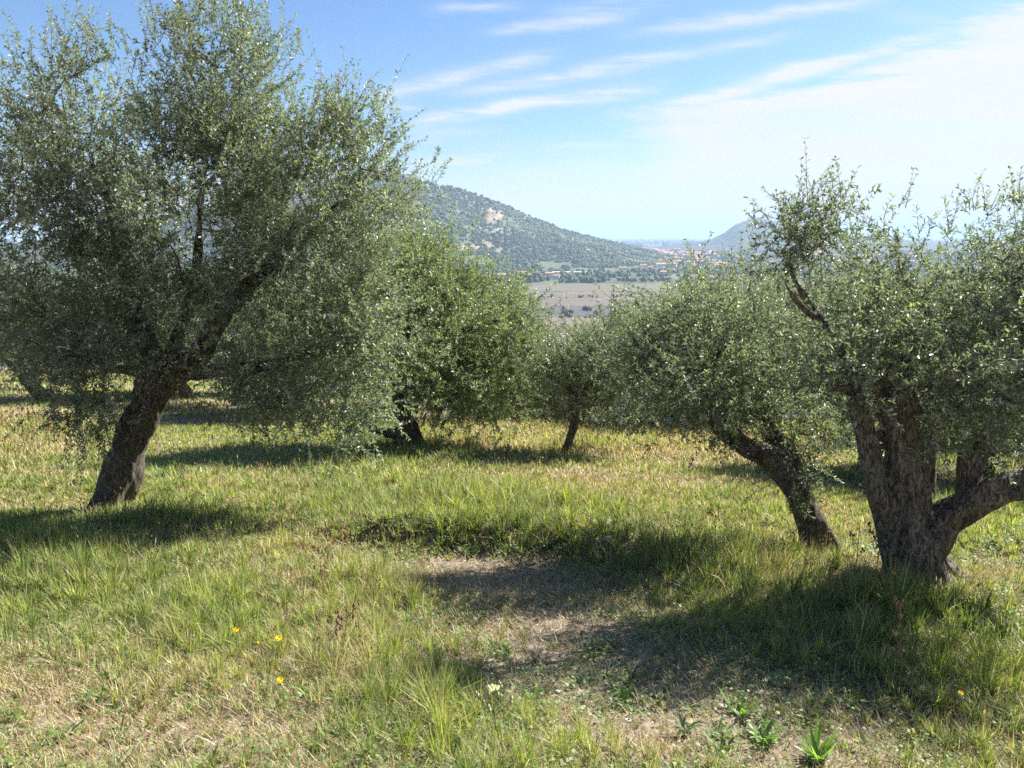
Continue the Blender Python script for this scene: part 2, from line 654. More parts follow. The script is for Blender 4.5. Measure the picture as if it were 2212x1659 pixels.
def build_mountain():
    us = np.linspace(-0.85, 0.36, 420)
    vs = np.linspace(1500, 3300, 260)
    U, V = np.meshgrid(us, vs, indexing='ij')
    U, V = U.ravel(), V.ravel()
    X, Y = U * V, V
    Z = VALLEY + mountain_h(U, V)
    q = np.clip(quarry_mask(X, Y, Z), 0, 1)
    n2 = len(vs)
    i = np.arange(len(us) - 1)[:, None] * n2
    j = np.arange(n2 - 1)[None, :]
    a = (i + j).ravel()
    f = np.stack([a, a + n2, a + n2 + 1, a + 1], 1)
    nn = fbm(X / 60, Y / 60, 4, 4)
    base = np.array([0.085, 0.10, 0.052])[None] * (1 + 0.7 * nn[:, None])
    rockc = np.array([0.23, 0.17, 0.12])[None] * (1 + 1.8 * fbm(X / 6, Z / 12, 8, 3)[:, None])
    col = base * (1 - q[:, None]) + rockc * q[:, None]
    o = mesh_np('mountain', np.stack([X, Y, Z], 1), [f], [m_col('mountain_slope')], attrs={'col': col}, smooth=True)
    tag(o, kind='structure')
    # woods on the slope
    n = 42000
    u = RNG.uniform(-0.80, 0.34, n)
    v = 1640 + 1000 * RNG.uniform(0, 1, n)
    h = mountain_h(u, v)
    x, y, z = u * v, v, VALLEY + h
    qq = quarry_mask(x, y, z)
    fl = fbm(x / 90, y / 60, 61, 3)
    low = h < 30
    keep = (h > 3) & (qq < 0.5) & ~(low & (fl < 0.02)) & (RNG.uniform(0, 1, n) < 0.95 - 0.45 * sstep(fbm(x / 28, y / 22, 15, 3), 0.10, 0.24))
    x, y, z, h, fl, u = x[keep], y[keep], z[keep], h[keep], fl[keep], u[keep]
    n = len(x)
    s = RNG.uniform(2.0, 5.0, n) * (1 + 0.5 * (RNG.uniform(0, 1, n) > .93))
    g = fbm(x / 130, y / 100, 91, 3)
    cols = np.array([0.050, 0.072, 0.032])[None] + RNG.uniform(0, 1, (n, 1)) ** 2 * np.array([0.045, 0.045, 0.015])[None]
    east = sstep(u, -0.12, 0.12)[:, None]  # woods darker on the left: the slope's shaded face put into their colour
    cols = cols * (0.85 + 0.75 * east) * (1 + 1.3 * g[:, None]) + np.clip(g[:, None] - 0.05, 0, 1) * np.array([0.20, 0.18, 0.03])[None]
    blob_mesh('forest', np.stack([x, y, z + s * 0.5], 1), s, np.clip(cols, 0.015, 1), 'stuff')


build_mountain()


def build_far_hill():
    us = np.linspace(0.02, 0.62, 140)
    vs = np.linspace(3500, 5200, 70)
    U, V = np.meshgrid(us, vs, indexing='ij')
    U, V = U.ravel(), V.ravel()
    dx = (U * 800 + 512) / K
    ry = np.interp(dx, [1150, 1400, 1480, 1530, 1560, 1580, 1600, 1625, 1650, 1690, 1740, 1800, 1900, 2000, 2200, 2400],
                   [545, 535, 527, 518, 503, 487, 478, 474, 476, 484, 497, 507, 516, 524, 530, 545])
    top = (512 - ry) * K / 800 * 4300 + 71.5
    s = 1 - np.abs(V - 4300) / 750
    h = top * np.clip(s, 0, 1) ** 0.9 + 22 * fbm(U * 60, V / 160, 2, 4) * np.clip(s * 2, 0, 1) * np.clip(top / 80, 0, 1)
    n2 = len(vs)
    i = np.arange(len(us) - 1)[:, None] * n2
    j = np.arange(n2 - 1)[None, :]
    a = (i + j).ravel()
    f = np.stack([a, a + n2, a + n2 + 1, a + 1], 1)
    col = np.array([0.030, 0.042, 0.026])[None] * (1 + 1.4 * fbm(U * 90, V / 90, 6, 3)[:, None])
    o = mesh_np('hill', np.stack([U * V, V, VALLEY - 1 + h], 1), [f], [m_col('hill_slope')], attrs={'col': col}, smooth=True)
    tag(o, kind='structure')


build_far_hill()


def valley_pt(dx, dy):
    r = ray(dx, dy)
    t = (VALLEY - ZC) / r[2]
    return r[0] * t, r[1] * t


def build_fields():
    def strip(y0, y1, x0, x1, color, var, scale, lift, wob=1.5):
        n = 60
        xs = np.linspace(x0, x1, n)
        a = np.array([valley_pt(x, y0 + wob * math.sin(x * 0.013 + y0)) for x in xs])
        b = np.array([valley_pt(x, y1 + wob * math.sin(x * 0.011 + y1)) for x in xs])
        v = np.concatenate([np.c_[a, np.full(n, VALLEY + lift)], np.c_[b, np.full(n, VALLEY + lift)]])
        i = np.arange(n - 1)
        f = np.stack([i + n, i + n + 1, i + 1, i], 1)
        m, t = mat('field_soil')
        tc = t.n('ShaderNodeTexCoord')
        mp = t.n('ShaderNodeMapping')
        mp.inputs['Scale'].default_value = (0.25, 1, 1)
        mp.inputs['Rotation'].default_value = (0, 0, 0.1)
        t.l(tc.outputs['Object'], mp.inputs[0])
        nn = t.noise(mp.outputs[0], scale, 6, 0.65)
        c = t.ramp(nn, [(0.3, tuple(x * (1 - var) for x in color)), (0.7, tuple(x * (1 + var) for x in color))])
        b_ = t.n('ShaderNodeBsdfPrincipled')
        t.l(c, b_.inputs['Base Color'])
        b_.inputs['Roughness'].default_value = 0.95
        out_surf(t, b_.outputs[0])
        o = mesh_np('field', v, [f], [m])
        tag(o, kind='structure')
    strip(612, 631, 600, 2400, (0.085, 0.078, 0.035), 0.35, 0.03, 0.30)
    strip(632, 641, 500, 2400, (0.09, 0.070, 0.042), 0.3, 0.05, 0.31)
    strip(644, 661, 400, 2500, (0.088, 0.066, 0.044), 0.28, 0.04, 0.32)
    strip(662, 685, 300, 2600, (0.04, 0.034, 0.036), 0.3, 0.05, 0.33)
    strip(687, 790, 100, 2800, (0.12, 0.09, 0.062), 0.22, 0.05, 0.34)
    strip(590, 594, 1060, 1240, (0.30, 0.26, 0.16), 0.2, 0.05, 0.30)
    strip(574, 579, 1010, 1120, (0.36, 0.24, 0.16), 0.2, 0.05, 0.31)
    strip(593, 603, 1440, 1640, (0.11, 0.09, 0.10), 0.2, 0.05, 0.32)
    strip(603, 609, 1590, 1700, (0.17, 0.24, 0.06), 0.2, 0.05, 0.33)


build_fields()


def build_valley_trees():
    pts, sz = [], []
    def put(n, x0, x1, y0, y1, s0, s1, dens=None):
        for _ in range(n):
            dx = RNG.uniform(x0, x1)
            dy = RNG.uniform(y0, y1)
            x, y = valley_pt(dx, dy)
            if fbm(x / 45, y / 45, 13, 2) < -0.02 + RNG.uniform(-0.2, 0.2):
                continue
            s = RNG.uniform(s0, s1)
            pts.append((x, y, VALLEY + s * 0.7))
            sz.append(s)
    put(2600, 300, 2700, 585, 611, 2.6, 5.0)          # belt in front of the fields
    put(3800, 300, 2800, 560, 590, 3.0, 5.5)
    put(4200, 1250, 2900, 533, 562, 4.0, 8.0)
    put(2600, 1200, 3000, 519, 534, 8, 22)
    put(170, 400, 2600, 640, 643, 1.4, 2.2)
    put(90, 400, 2600, 685, 688, 1.4, 2.4)
    put(110, 1060, 1400, 596, 612, 4.5, 7.0)
    put(20, 1180, 1400, 668, 684, 2.5, 3.4)
    pts, sz = np.array(pts), np.array(sz)
    n = len(pts)
    cols = np.array([0.045, 0.068, 0.032])[None] + RNG.uniform(0, 1, (n, 1)) ** 2 * np.array([0.09, 0.09, 0.03])[None]
    blob_mesh('distant_trees', pts, sz, cols, 'stuff', squash=0.95)


build_valley_trees()

M_ROOF = m_plain('roof_tiles', (0.46, 0.24, 0.16), 0.85, 0.25, 2.0)
WALLS = [m_plain('wall_cream', (0.66, 0.56, 0.42), 0.85, 0.1, 1.0),
         m_plain('wall_pink', (0.60, 0.42, 0.33), 0.85, 0.1, 1.0),
         m_plain('wall_white', (0.78, 0.76, 0.72), 0.85, 0.08, 1.0)]
WALL_WORD = ['cream', 'pink', 'white']
M_WIN = m_plain('window_dark', (0.06, 0.065, 0.07), 0.3, 0.1, 1.0, 0.5)


def house_meshes(w, d, h, wall_mat, flat=False):
    """wall and gabled roof with eaves, windows set proud of the wall"""
    def boxf(cx, cy, cz, sx, sy, sz):
        v = np.array([[a, b, c] for a in (-.5, .5) for b in (-.5, .5) for c in (-.5, .5)]) * [sx, sy, sz] + [cx, cy, cz]
        f = np.array([[0, 1, 3, 2], [4, 6, 7, 5], [0, 4, 5, 1], [2, 3, 7, 6], [0, 2, 6, 4], [1, 5, 7, 3]])
        return v, f
    V, F, M = [], [], []
    def add(v, f, m):
        o = sum(len(x) for x in V)
        V.append(v)
        F.append(f + o)
        M.extend([m] * len(f))
    add(*boxf(0, 0, h / 2 - 1, w, d, h + 2), 0)
    ny = max(1, int(h // 3))
    nx = max(2, int(w // 3.4))
    for r in range(ny):
        for c in range(nx):
            add(*boxf(-w / 2 + (c + .5) * w / nx, -d / 2 - .03, 1.7 + r * 2.9, 1.1, .12, 1.3), 1)
    wall = (np.concatenate(V), np.concatenate(F), M)
    e = 0.6
    rh = 0.25 if flat else d * 0.22
    rv = np.array([[-w / 2 - e, -d / 2 - e, h], [w / 2 + e, -d / 2 - e, h], [w / 2 + e, d / 2 + e, h], [-w / 2 - e, d / 2 + e, h],
                   [-w / 2 - e, 0, h + rh], [w / 2 + e, 0, h + rh]]) + [0, 0, 0.01]
    rb = rv.copy()
    rb[:, 2] -= 0.25
    if flat:
        rv[4] = [-w / 2, -d / 2, h + rh]
        rv[5] = [w / 2, -d / 2, h + rh]
    v = np.concatenate([rv, rb[:4]])
    quads = np.array([[0, 1, 5, 4], [2, 3, 4, 5], [6, 7, 1, 0], [8, 9, 3, 2], [9, 8, 7, 6]])
    tris = np.array([[0, 4, 3], [1, 2, 5]])
    q2 = np.array([[6, 0, 3, 9], [7, 8, 2, 1]])
    return wall, (v, np.concatenate([quads, q2]), tris)


def build_town():
    protos = []
    sizes = [(11, 9, 6.2), (15, 10, 6.6), (9, 9, 8.8), (22, 11, 6.0)]
    def make(name, w, d, h, wi, flat=False, roofmat=None):
        root = empty(name, (0, 0, 0))
        (wv, wf, wm), (rv, rq, rt) = house_meshes(w, d, h, WALLS[wi], flat)
        mesh_np('wall', wv, [wf], [WALLS[wi], M_WIN], wm, parent=root)
        mesh_np('roof', rv, [rq, rt], [roofmat or M_ROOF], parent=root)
        return root
    for i, s in enumerate(sizes):
        for wi in range(3):
            protos.append((make('house', *s, wi), i, wi))
    used = set()
    def place(pi, x, y, z, rz, sc, label, group):
        root, i, wi = protos[pi]
        if pi in used:
            r = root.copy()
            COL.objects.link(r)
            for ch in root.children:
                c = ch.copy()
                COL.objects.link(c)
                c.parent = r
        else:
            r = root
            used.add(pi)
        r.location = (x, y, z)
        r.rotation_euler = (0, 0, rz)
        r.scale = (sc, sc, sc)
        tag(r, label, 'house', group)
    names = ['small', 'broad', 'tall narrow', 'long low']
    # the town proper, in the plain between the two hills
    rr = random.Random(5)
    n = 0
    k = 0
    while n < 260 and k < 4000:
        k += 1
        dx = rr.gauss(1420, 70) if rr.random() < 0.6 else rr.uniform(1330, 2150)
        dy = rr.triangular(536, 582, 552)
        if dx < 1310 or dx > 2200:
            continue
        x, y = valley_pt(dx, dy)
        if abs(x) > 4000:
            continue
        pi = rr.randrange(12)
        sc = 1.2 + 0.35 * (y > 2400)
        row = 'front' if dy > 567 else 'third' if dy < 546 else 'second' if dy > 556 else 'middle'
        row = 'back' if dy < 541 else row
        part = 'left end' if dx < 1370 else 'left quarter' if dx < 1430 else 'middle' if dx < 1520 else 'right half' if dx < 1800 else 'far right end'
        lab = '%s %s house, %s row of the distant town, %s' % (names[protos[pi][1]], WALL_WORD[protos[pi][2]], row, part)
        place(pi, x, y, VALLEY, rr.uniform(-0.5, 0.5) + (math.pi / 2 if rr.random() < 0.3 else 0), sc, lab, 'houses of the distant town')
        n += 1
    # scattered farmhouses nearer than the town
    farms = [(1198, 575, 1, 2, 'white farmhouse with a red roof behind the long white greenhouse'),
             (1215, 582, 0, 1, 'small pink farmhouse beside the white farmhouse, near the greenhouse'),
             (1186, 598, 1, 1, 'pink farmhouse among trees just behind the brown field'),
             (1203, 603, 0, 2, 'small white farmhouse at the edge of the brown field'),
             (1128, 596, 1, 1, 'broad pink farmhouse at the foot of the wooded mountain'),
             (1262, 561, 3, 2, 'long white building at the foot of the mountain slope'),
             (1302, 569, 3, 0, 'long cream building left of the town, below the slope'),
             (1345, 585, 1, 0, 'cream farmhouse between greenhouse and dark vineyard'),
             (1405, 583, 0, 1, 'pink farmhouse in front of the town, right of the dark trees'),
             (1432, 594, 0, 2, 'white farmhouse in front of the dark ploughed strip'),
             (1500, 588, 3, 2, 'long white shed in front of the town beside a dark field'),
             (1580, 597, 2, 1, 'tall pink farmhouse at the green field below the town')]
    for dx, dy, si, wi, lab in farms:
        x, y = valley_pt(dx, dy)
        place(si * 3 + wi, x, y, VALLEY, rr.uniform(-0.4, 0.4), 1.0, 'far off ' + lab, None)
    # three houses up on the mountain spur
    for dx, dy, lab in ((1336, 524, 'white house on the last spur of the mountain'), (1270, 545, 'small white house low on the green mountain slope'),):
        r = ray(dx, dy)
        ts = np.linspace(1500, 2600, 1200)
        u = r[0] / r[1]
        zz = ZC + r[2] / r[1] * ts
        hh = VALLEY + mountain_h(np.full_like(ts, u), ts)
        i = int(np.argmax(hh > zz))
        if i > 0:
            place(2, u * ts[i], ts[i], hh[i], 0.3, 1.0, 'far off ' + lab, None)
    for pi, (root, i, wi) in enumerate(protos):
        if pi not in used:
            for ch in list(root.children):
                bpy.data.objects.remove(ch)
            bpy.data.objects.remove(root)
    # long greenhouse
    x, y = valley_pt(1236, 590)
    root = empty('greenhouse', (x, y, VALLEY))
    tag(root, 'long low white greenhouse in front of the far farmhouses', 'greenhouse')
    n = 60
    L, R_ = 78, 4.0
    a = np.linspace(0, math.pi, 13)
    ring = np.c_[np.cos(a) * R_, np.sin(a) * 3.4]
    v = np.concatenate([np.c_[np.full(13, s), ring] for s in np.linspace(-L / 2, L / 2, n)])
    i = np.arange(n - 1)[:, None] * 13
    j = np.arange(12)[None]
    q = (i + j).ravel()
    f = np.stack([q, q + 13, q + 14, q + 1], 1)
    mesh_np('cover', v, [f], [m_plain('greenhouse_cover', (0.80, 0.82, 0.80), 0.5, 0.05, 1.0)], parent=root)
    e = np.concatenate([np.c_[np.full(13, s), ring * 0.98] for s in (-L / 2, L / 2)])
    mesh_np('end_wall', e, [np.array([list(range(13)), list(range(25, 12, -1))])], [WALLS[2]], parent=root)


build_town()

# ------------------------------------------------------------------ olive trees
def tube(path, rad, seg=14, lob=0.0, seed=0):
    """swept tube, path (n,3), rad (n,)"""
    path = np.asarray(path, float)
    n = len(path)
    tan = np.gradient(path, axis=0)
    tan /= np.linalg.norm(tan, axis=1, keepdims=True) + 1e-9
    ref = np.array([0.3, 1.0, 0.1]) if abs(tan[0, 1]) < 0.8 else np.array([1.0, 0.1, 0.3])
    us = []
    u = np.cross(tan[0], ref)
    for k in range(n):
        u = u - tan[k] * np.dot(u, tan[k])
        u /= np.linalg.norm(u) + 1e-9
        us.append(u.copy())
    us = np.array(us)
    vs = np.cross(tan, us)
    a = np.arange(seg) / seg * 2 * math.pi
    r = np.asarray(rad)[:, None] * np.ones(seg)[None]
    if lob:
        s = np.linspace(0, 1, n)[:, None] * n * 0.14
        r = r * (1 + lob * (np.sin(3 * a[None] + seed + s * 1.3) * 0.5 + np.sin(5 * a[None] + 2.3 * seed - s * 1.9) * 0.35 + 0.3 * np.sin(2 * a[None] + s * 2.6)))
    v = path[:, None] + us[:, None] * (np.cos(a) * r)[..., None] + vs[:, None] * (np.sin(a) * r)[..., None]
    v = v.reshape(-1, 3)
    i = np.arange(n - 1)[:, None] * seg
    j = np.arange(seg)[None]
    A = (i + j).ravel()
    B = (i + (j + 1) % seg).ravel()
    f = np.stack([A, B, B + seg, A + seg], 1)
    # caps
    v = np.concatenate([v, path[:1] , path[-1:]])
    c0, c1 = n * seg, n * seg + 1
    jj = np.arange(seg)
    t0 = np.stack([np.full(seg, c0), (jj + 1) % seg, jj], 1)
    t1 = np.stack([np.full(seg, c1), jj + (n - 1) * seg, (jj + 1) % seg + (n - 1) * seg], 1)
    return v, f, np.concatenate([t0, t1])


def spline(pts, n):
    """Catmull-Rom through rows of (x,y,z,r)"""
    p = np.asarray(pts, float)
    p = np.concatenate([2 * p[:1] - p[1:2], p, 2 * p[-1:] - p[-2:-1]])
    out = []
    m = len(p) - 3
    for k in range(n):
        t = k / (n - 1) * m
        i = min(int(t), m - 1)
        t -= i
        a, b, c, d = p[i:i + 4]
        out.append(0.5 * ((2 * b) + (-a + c) * t + (2 * a - 5 * b + 4 * c - d) * t * t + (-a + 3 * b - 3 * c + d) * t ** 3))
    out = np.array(out)
    out[:, 3] = np.maximum(out[:, 3], 0.004)
    return out


def wood_mesh(name, limbs, parent, voxel, seed, amp=0.018, material=None):
    """all limbs fused into one gnarled surface"""
    V, Q, T = [], [], []
    off = 0
    for li, pts in enumerate(limbs):
        L = sum(np.linalg.norm(np.array(pts[k + 1][:3]) - np.array(pts[k][:3])) for k in range(len(pts) - 1))
        s = spline(pts, max(6, int(L / 0.035)))
        v, q, t = tube(s[:, :3], s[:, 3], 24, 0.26, seed + li * 1.7)
        V.append(v)
        Q.append(q + off)
        T.append(t + off)
        off += len(v)
    o = mesh_np(name, np.concatenate(V), [np.concatenate(Q), np.concatenate(T)], [])
    md = o.modifiers.new('r', 'REMESH')
    md.mode = 'VOXEL'
    md.voxel_size = voxel
    sm = o.modifiers.new('s', 'SMOOTH')
    sm.factor = 0.6
    sm.iterations = 3
    dg = bpy.context.evaluated_depsgraph_get()
    ev = o.evaluated_get(dg)
    me = bpy.data.meshes.new_from_object(ev, depsgraph=dg)
    old = o.data
    o.modifiers.clear()
    o.data = me
    bpy.data.meshes.remove(old)
    n = len(me.vertices)
    co = np.empty(n * 3, np.float32)
    me.vertices.foreach_get('co', co)
    no = np.empty(n * 3, np.float32)
    me.vertex_normals.foreach_get('vector', no)
    co = co.reshape(-1, 3)
    no = no.reshape(-1, 3)
    d = np.empty(n)
    for k in range(n):
        x, y, z = co[k]
        a = mnoise.noise((x * 7 + seed, y * 7, z * 2.6))
        b = mnoise.noise((x * 22, y * 22 + seed, z * 6))
        c = 1 - abs(mnoise.noise((x * 15, y * 15, z * 3.2 + seed))) * 2
        d[k] = a * 1.0 + b * 0.45 + c * 0.45
    co = co + no * (d * amp)[:, None].astype(np.float32)
    me.vertices.foreach_set('co', co.ravel())
    me.materials.clear()
    me.materials.append(material or M_BARK)
    me.polygons.foreach_set('use_smooth', np.ones(len(me.polygons), bool))
    me.update()
    o.parent = parent
    return o


def unit(v):
    return v / (np.linalg.norm(v, axis=-1, keepdims=True) + 1e-9)


def make_crown(parent, origin, limbs, blobs, ncl, nshoot, rng, leaf=(0.055, 0.0125), slen=(0.22, 0.5), gap=0.021,
               up=0.55, spikes=0.10, mat_leaf=None, cl_r=0.2, stem_r=0.0022, extra=None):
    """olive foliage: clusters in the blobs, a branchlet to each, shoots with leaf pairs"""
    # candidate wood nodes
    nodes = []
    for pts in limbs:
        s = spline(pts, max(5, len(pts) * 5))
        nodes.append(s[int(len(s) * 0.35):, :3])
    nodes = np.concatenate(nodes)
    cen = np.average([b[:3] for b in blobs], axis=0, weights=[b[3] * b[4] * b[5] for b in blobs])
    vol = np.array([b[3] * b[4] * b[5] * (b[6] if len(b) > 6 else 1) for b in blobs]) ** 0.85
    cnt = np.maximum(2, (vol / vol.sum() * ncl).astype(int))
    cl, cdir = [], []
    for b, n in zip(blobs, cnt):
        d = unit(rng.normal(size=(n, 3)))
        r = rng.uniform(0.0, 1, n) ** (1 / 2.6)
        r = 0.18 + 0.82 * r
        c = np.array(b[:3]) + d * r[:, None] * np.array(b[3:6])
        cl.append(c)
        out = unit(d * 0.75 + unit(c - cen) * 0.5)
        cdir.append(out)
    cl = np.concatenate(cl)
    cdir = np.concatenate(cdir)
    # branchlets, nearest first
    D = np.min(np.linalg.norm(cl[:, None] - nodes[None], axis=2), axis=1)
    order = np.argsort(D)
    wV, wQ, wT, off = [], [], [], 0
    allnodes = nodes.copy()
    for k in order:
        c = cl[k]
        dd = np.linalg.norm(allnodes - c, axis=1)
        a = allnodes[np.argmin(dd)]
        m = (a + c) / 2 + rng.normal(size=3) * 0.10 * np.linalg.norm(c - a) - np.array([0, 0, 0.08]) * np.linalg.norm(c - a)
        t = np.linspace(0, 1, 7)[:, None]
        path = a * (1 - t) ** 2 + 2 * m * t * (1 - t) + c * t ** 2
        ln = np.linalg.norm(c - a)
        r0 = min(0.03, 0.007 + 0.014 * ln)
        v, q, tt = tube(path, np.linspace(r0, 0.004, 7), 6)
        wV.append(v)
        wQ.append(q + off)
        wT.append(tt + off)
        off += len(v)
        allnodes = np.concatenate([allnodes, path[2:]])
    # shoots
    N = len(cl) * nshoot
    ci = np.repeat(np.arange(len(cl)), nshoot)
    base = cl[ci] + rng.normal(size=(N, 3)) * cl_r * np.array([1, 1, 0.85])
    d = unit(cdir[ci] * 0.8 + rng.normal(size=(N, 3)) * 0.62 + np.array([0, 0, up]))
    L = rng.uniform(slen[0], slen[1], N)
    sp_ = rng.uniform(0, 1, N) < spikes
    topness = sstep(cdir[ci][:, 2], 0.0, 0.7)
    sp_ &= rng.uniform(0, 1, N) < topness
    L = np.where(sp_, L * 1.55, L)
    d = np.where(sp_[:, None], unit(d * 0.3 + np.array([0, 0, 1.0]) + rng.normal(size=(N, 3)) * 0.12), d)
    if extra is not None:                      # hand-placed shoots: (base, dir, length)
        eb, ed, el = extra
        base = np.concatenate([base, eb])
        d = np.concatenate([d, unit(ed)])
        L = np.concatenate([L, el])
        N = len(base)
    bend = rng.normal(size=(N, 3)) * 0.22 + np.array([0, 0, 0.10]) - np.array([0, 0, 0.35]) * (rng.uniform(0, 1, (N, 1)) < 0.25)
    def pos(i, s):
        return base[i] + d[i] * (L[i] * s)[:, None] + bend[i] * (L[i] * s * s)[:, None]
    # stems: 3-sided, 4 rings
    rings = 4
    a3 = np.arange(3) / 3 * 2 * math.pi
    side = unit(np.cross(d, rng.normal(size=(N, 3))))
    side2 = np.cross(d, side)
    sv = []
    for k in range(rings):
        s = np.full(N, k / (rings - 1))
        p = pos(np.arange(N), s)
        r = stem_r * (1.25 - k / (rings - 1))
        sv.append(p[:, None] + r * (side[:, None] * np.cos(a3)[None, :, None] + side2[:, None] * np.sin(a3)[None, :, None]))
    sv = np.stack(sv, 1).reshape(-1, 3)         # N, rings, 3
    b0 = (np.arange(N) * rings * 3)[:, None, None]
    rk = (np.arange(rings - 1) * 3)[None, :, None]
    jj = np.arange(3)[None, None, :]
    A = (b0 + rk + jj).ravel()
    B = (b0 + rk + (jj + 1) % 3).ravel()
    sq = np.stack([A, B, B + 3, A + 3], 1)
    # leaves
    nl = np.maximum(4, (L / gap).astype(int)) * 2
    li = np.repeat(np.arange(N), nl)
    kk = np.arange(len(li)) - np.repeat(np.cumsum(nl) - nl, nl)
    s = (kk // 2 + 0.5 + rng.uniform(-0.2, 0.2, len(li))) / (nl[li] / 2)
    keep = rng.uniform(0, 1, len(li)) < (0.55 + 0.45 * s)
    li, kk, s = li[keep], kk[keep], s[keep]
    n = len(li)
    p = pos(li, s)
    tn = unit(d[li] + 2 * bend[li] * s[:, None])
    az = (kk // 2) * 1.571 + (kk % 2) * math.pi + rng.uniform(-0.5, 0.5, n)
    sd = side[li] * np.cos(az)[:, None] + side2[li] * np.sin(az)[:, None]
    ang = rng.uniform(0.55, 1.05, n)
    ld = unit(tn * np.cos(ang)[:, None] + sd * np.sin(ang)[:, None] + np.array([0, 0, -0.08]))
    # blade plane: normal mostly facing along shoot tip / up
    nr = unit(np.cross(ld, np.cross(tn + np.array([0, 0, 0.6]), ld)) + rng.normal(size=(n, 3)) * 0.6)
    wd = unit(np.cross(ld, nr))
    nr = np.cross(wd, ld)
    ll = leaf[0] * rng.uniform(0.65, 1.2, n) * (1 - 0.35 * s)
    lw = leaf[1] * rng.uniform(0.75, 1.2, n)
    tip = p + ld * ll[:, None] - nr * (ll * 0.10)[:, None]
    mid = p + ld * (ll * 0.48)[:, None]
    l1 = mid + wd * (lw * 0.5)[:, None] + nr * (lw * 0.12)[:, None]
    l2 = mid - wd * (lw * 0.5)[:, None] + nr * (lw * 0.12)[:, None]
    lv = np.stack([p, l1, tip, l2], 1).reshape(-1, 3)
    q = (np.arange(n) * 4)[:, None] + np.array([[0, 1, 2], ]) 
    q2 = (np.arange(n) * 4)[:, None] + np.array([[0, 2, 3], ])
    lf = np.concatenate([q, q2])
    clt = rng.uniform(-0.18, 0.18, len(cl) + 1)
    tint = np.clip(0.42 + clt[np.minimum(ci[np.minimum(li, len(ci) - 1)], len(cl))] + rng.normal(size=n) * 0.15, 0, 0.93)
    tint = np.where(rng.uniform(0, 1, n) < 0.0018, 1.0, tint)
    tint = np.repeat(tint, 4)
    wv = np.concatenate(wV)
    wq = np.concatenate(wQ)
    wt = np.concatenate(wT)
    o1 = len(wv)
    o2 = o1 + len(sv)
    verts = np.concatenate([wv, sv, lv]) - origin
    quads = np.concatenate([wq, sq + o1])
    tris = np.concatenate([wt, lf + o2])
    mi = np.concatenate([np.zeros(len(quads)), np.zeros(len(wt)), np.ones(len(lf))])
    at = np.concatenate([np.zeros(o2), tint])
    o = mesh_np('crown', verts, [quads, tris], [M_TWIG, mat_leaf or M_LEAF], mi, parent=parent, attrs={'tint': at})
    return o, n


def px_limb(rows):
    """rows of (dx, dy, depth, radius in metres)"""
    return [tuple(P(a, b, Y)) + (r,) for a, b, Y, r in rows]


def px_blob(dx, dy, Y, rx, ry, rdepth, w=1.0):
    """blob centred at a photograph position at depth Y, radii given in photograph units across/up, metres in depth"""
    c = P(dx, dy, Y)
    s = K / 800 * Y
    return (c[0], c[1], c[2], rx * s, rdepth, ry * s, w)


def shift(limbs, o):
    return [[(p[0] - o[0], p[1] - o[1], p[2] - o[2], p[3]) for p in l] for l in limbs]


NLEAF = 0


def olive(label, base, limbs, blobs, ncl, nshoot, seed, voxel=0.014, group='olive trees of the grove', amp=0.018, bark=None, **kw):
    global NLEAF
    rng = np.random.default_rng(seed)
    root = empty('olive_tree', base)
    tag(root, label, 'tree', group)
    base = np.array(base)
    wood_mesh('trunk', shift(limbs, base), root, voxel, seed, amp, bark)
    _, n = make_crown(root, base, limbs, blobs, ncl, nshoot, rng, **kw)
    NLEAF += n
    return root


# --- the big tree on the left
YA = 7.9
gx, gy, gz = G(240, 1105)
YA = gy
la = [
    px_limb([(236, 1150, YA, 0.26), (240, 1100, YA, 0.19), (262, 1020, YA, 0.178), (285, 950, YA, 0.152), (325, 860, YA, 0.14), (352, 805, YA + .02, 0.13)]),
    px_limb([(320, 870, YA, 0.15), (375, 810, YA, 0.12), (430, 765, YA - .1, 0.10), (470, 700, YA - .2, 0.085), (520, 630, YA - .25, 0.062), (590, 565, YA - .2, 0.045), (640, 480, YA - .1, 0.022)]),
    px_limb([(345, 815, YA, 0.11), (310, 720, YA + .1, 0.085), (270, 600, YA + .2, 0.06), (242, 480, YA + .2, 0.04), (225, 370, YA + .2, 0.016)]),
    px_limb([(350, 810, YA, 0.10), (395, 700, YA + .3, 0.055), (425, 560, YA + .4, 0.038), (435, 430, YA + .4, 0.022), (450, 320, YA + .4, 0.01)]),
    px_limb([(395, 800, YA, 0.085), (480, 800, YA - .2, 0.06), (580, 790, YA - .45, 0.045), (680, 760, YA - .6, 0.03), (760, 740, YA - .7, 0.015)]),
    px_limb([(350, 800, YA, 0.07), (270, 800, YA - .1, 0.042), (190, 780, YA - .1, 0.03), (110, 730, YA - .1, 0.014)]),
    px_limb([(240, 1100, YA, 0.10), (275, 1135, YA - .15, 0.07), (295, 1165, YA - .25, 0.03)]),
    px_limb([(238, 1095, YA, 0.10), (205, 1130, YA - .15, 0.06), (195, 1160, YA - .2, 0.03)]),
    px_limb([(590, 565, YA - .2, 0.045), (690, 480, YA - .1, 0.03), (770, 400, YA, 0.016)]),
]
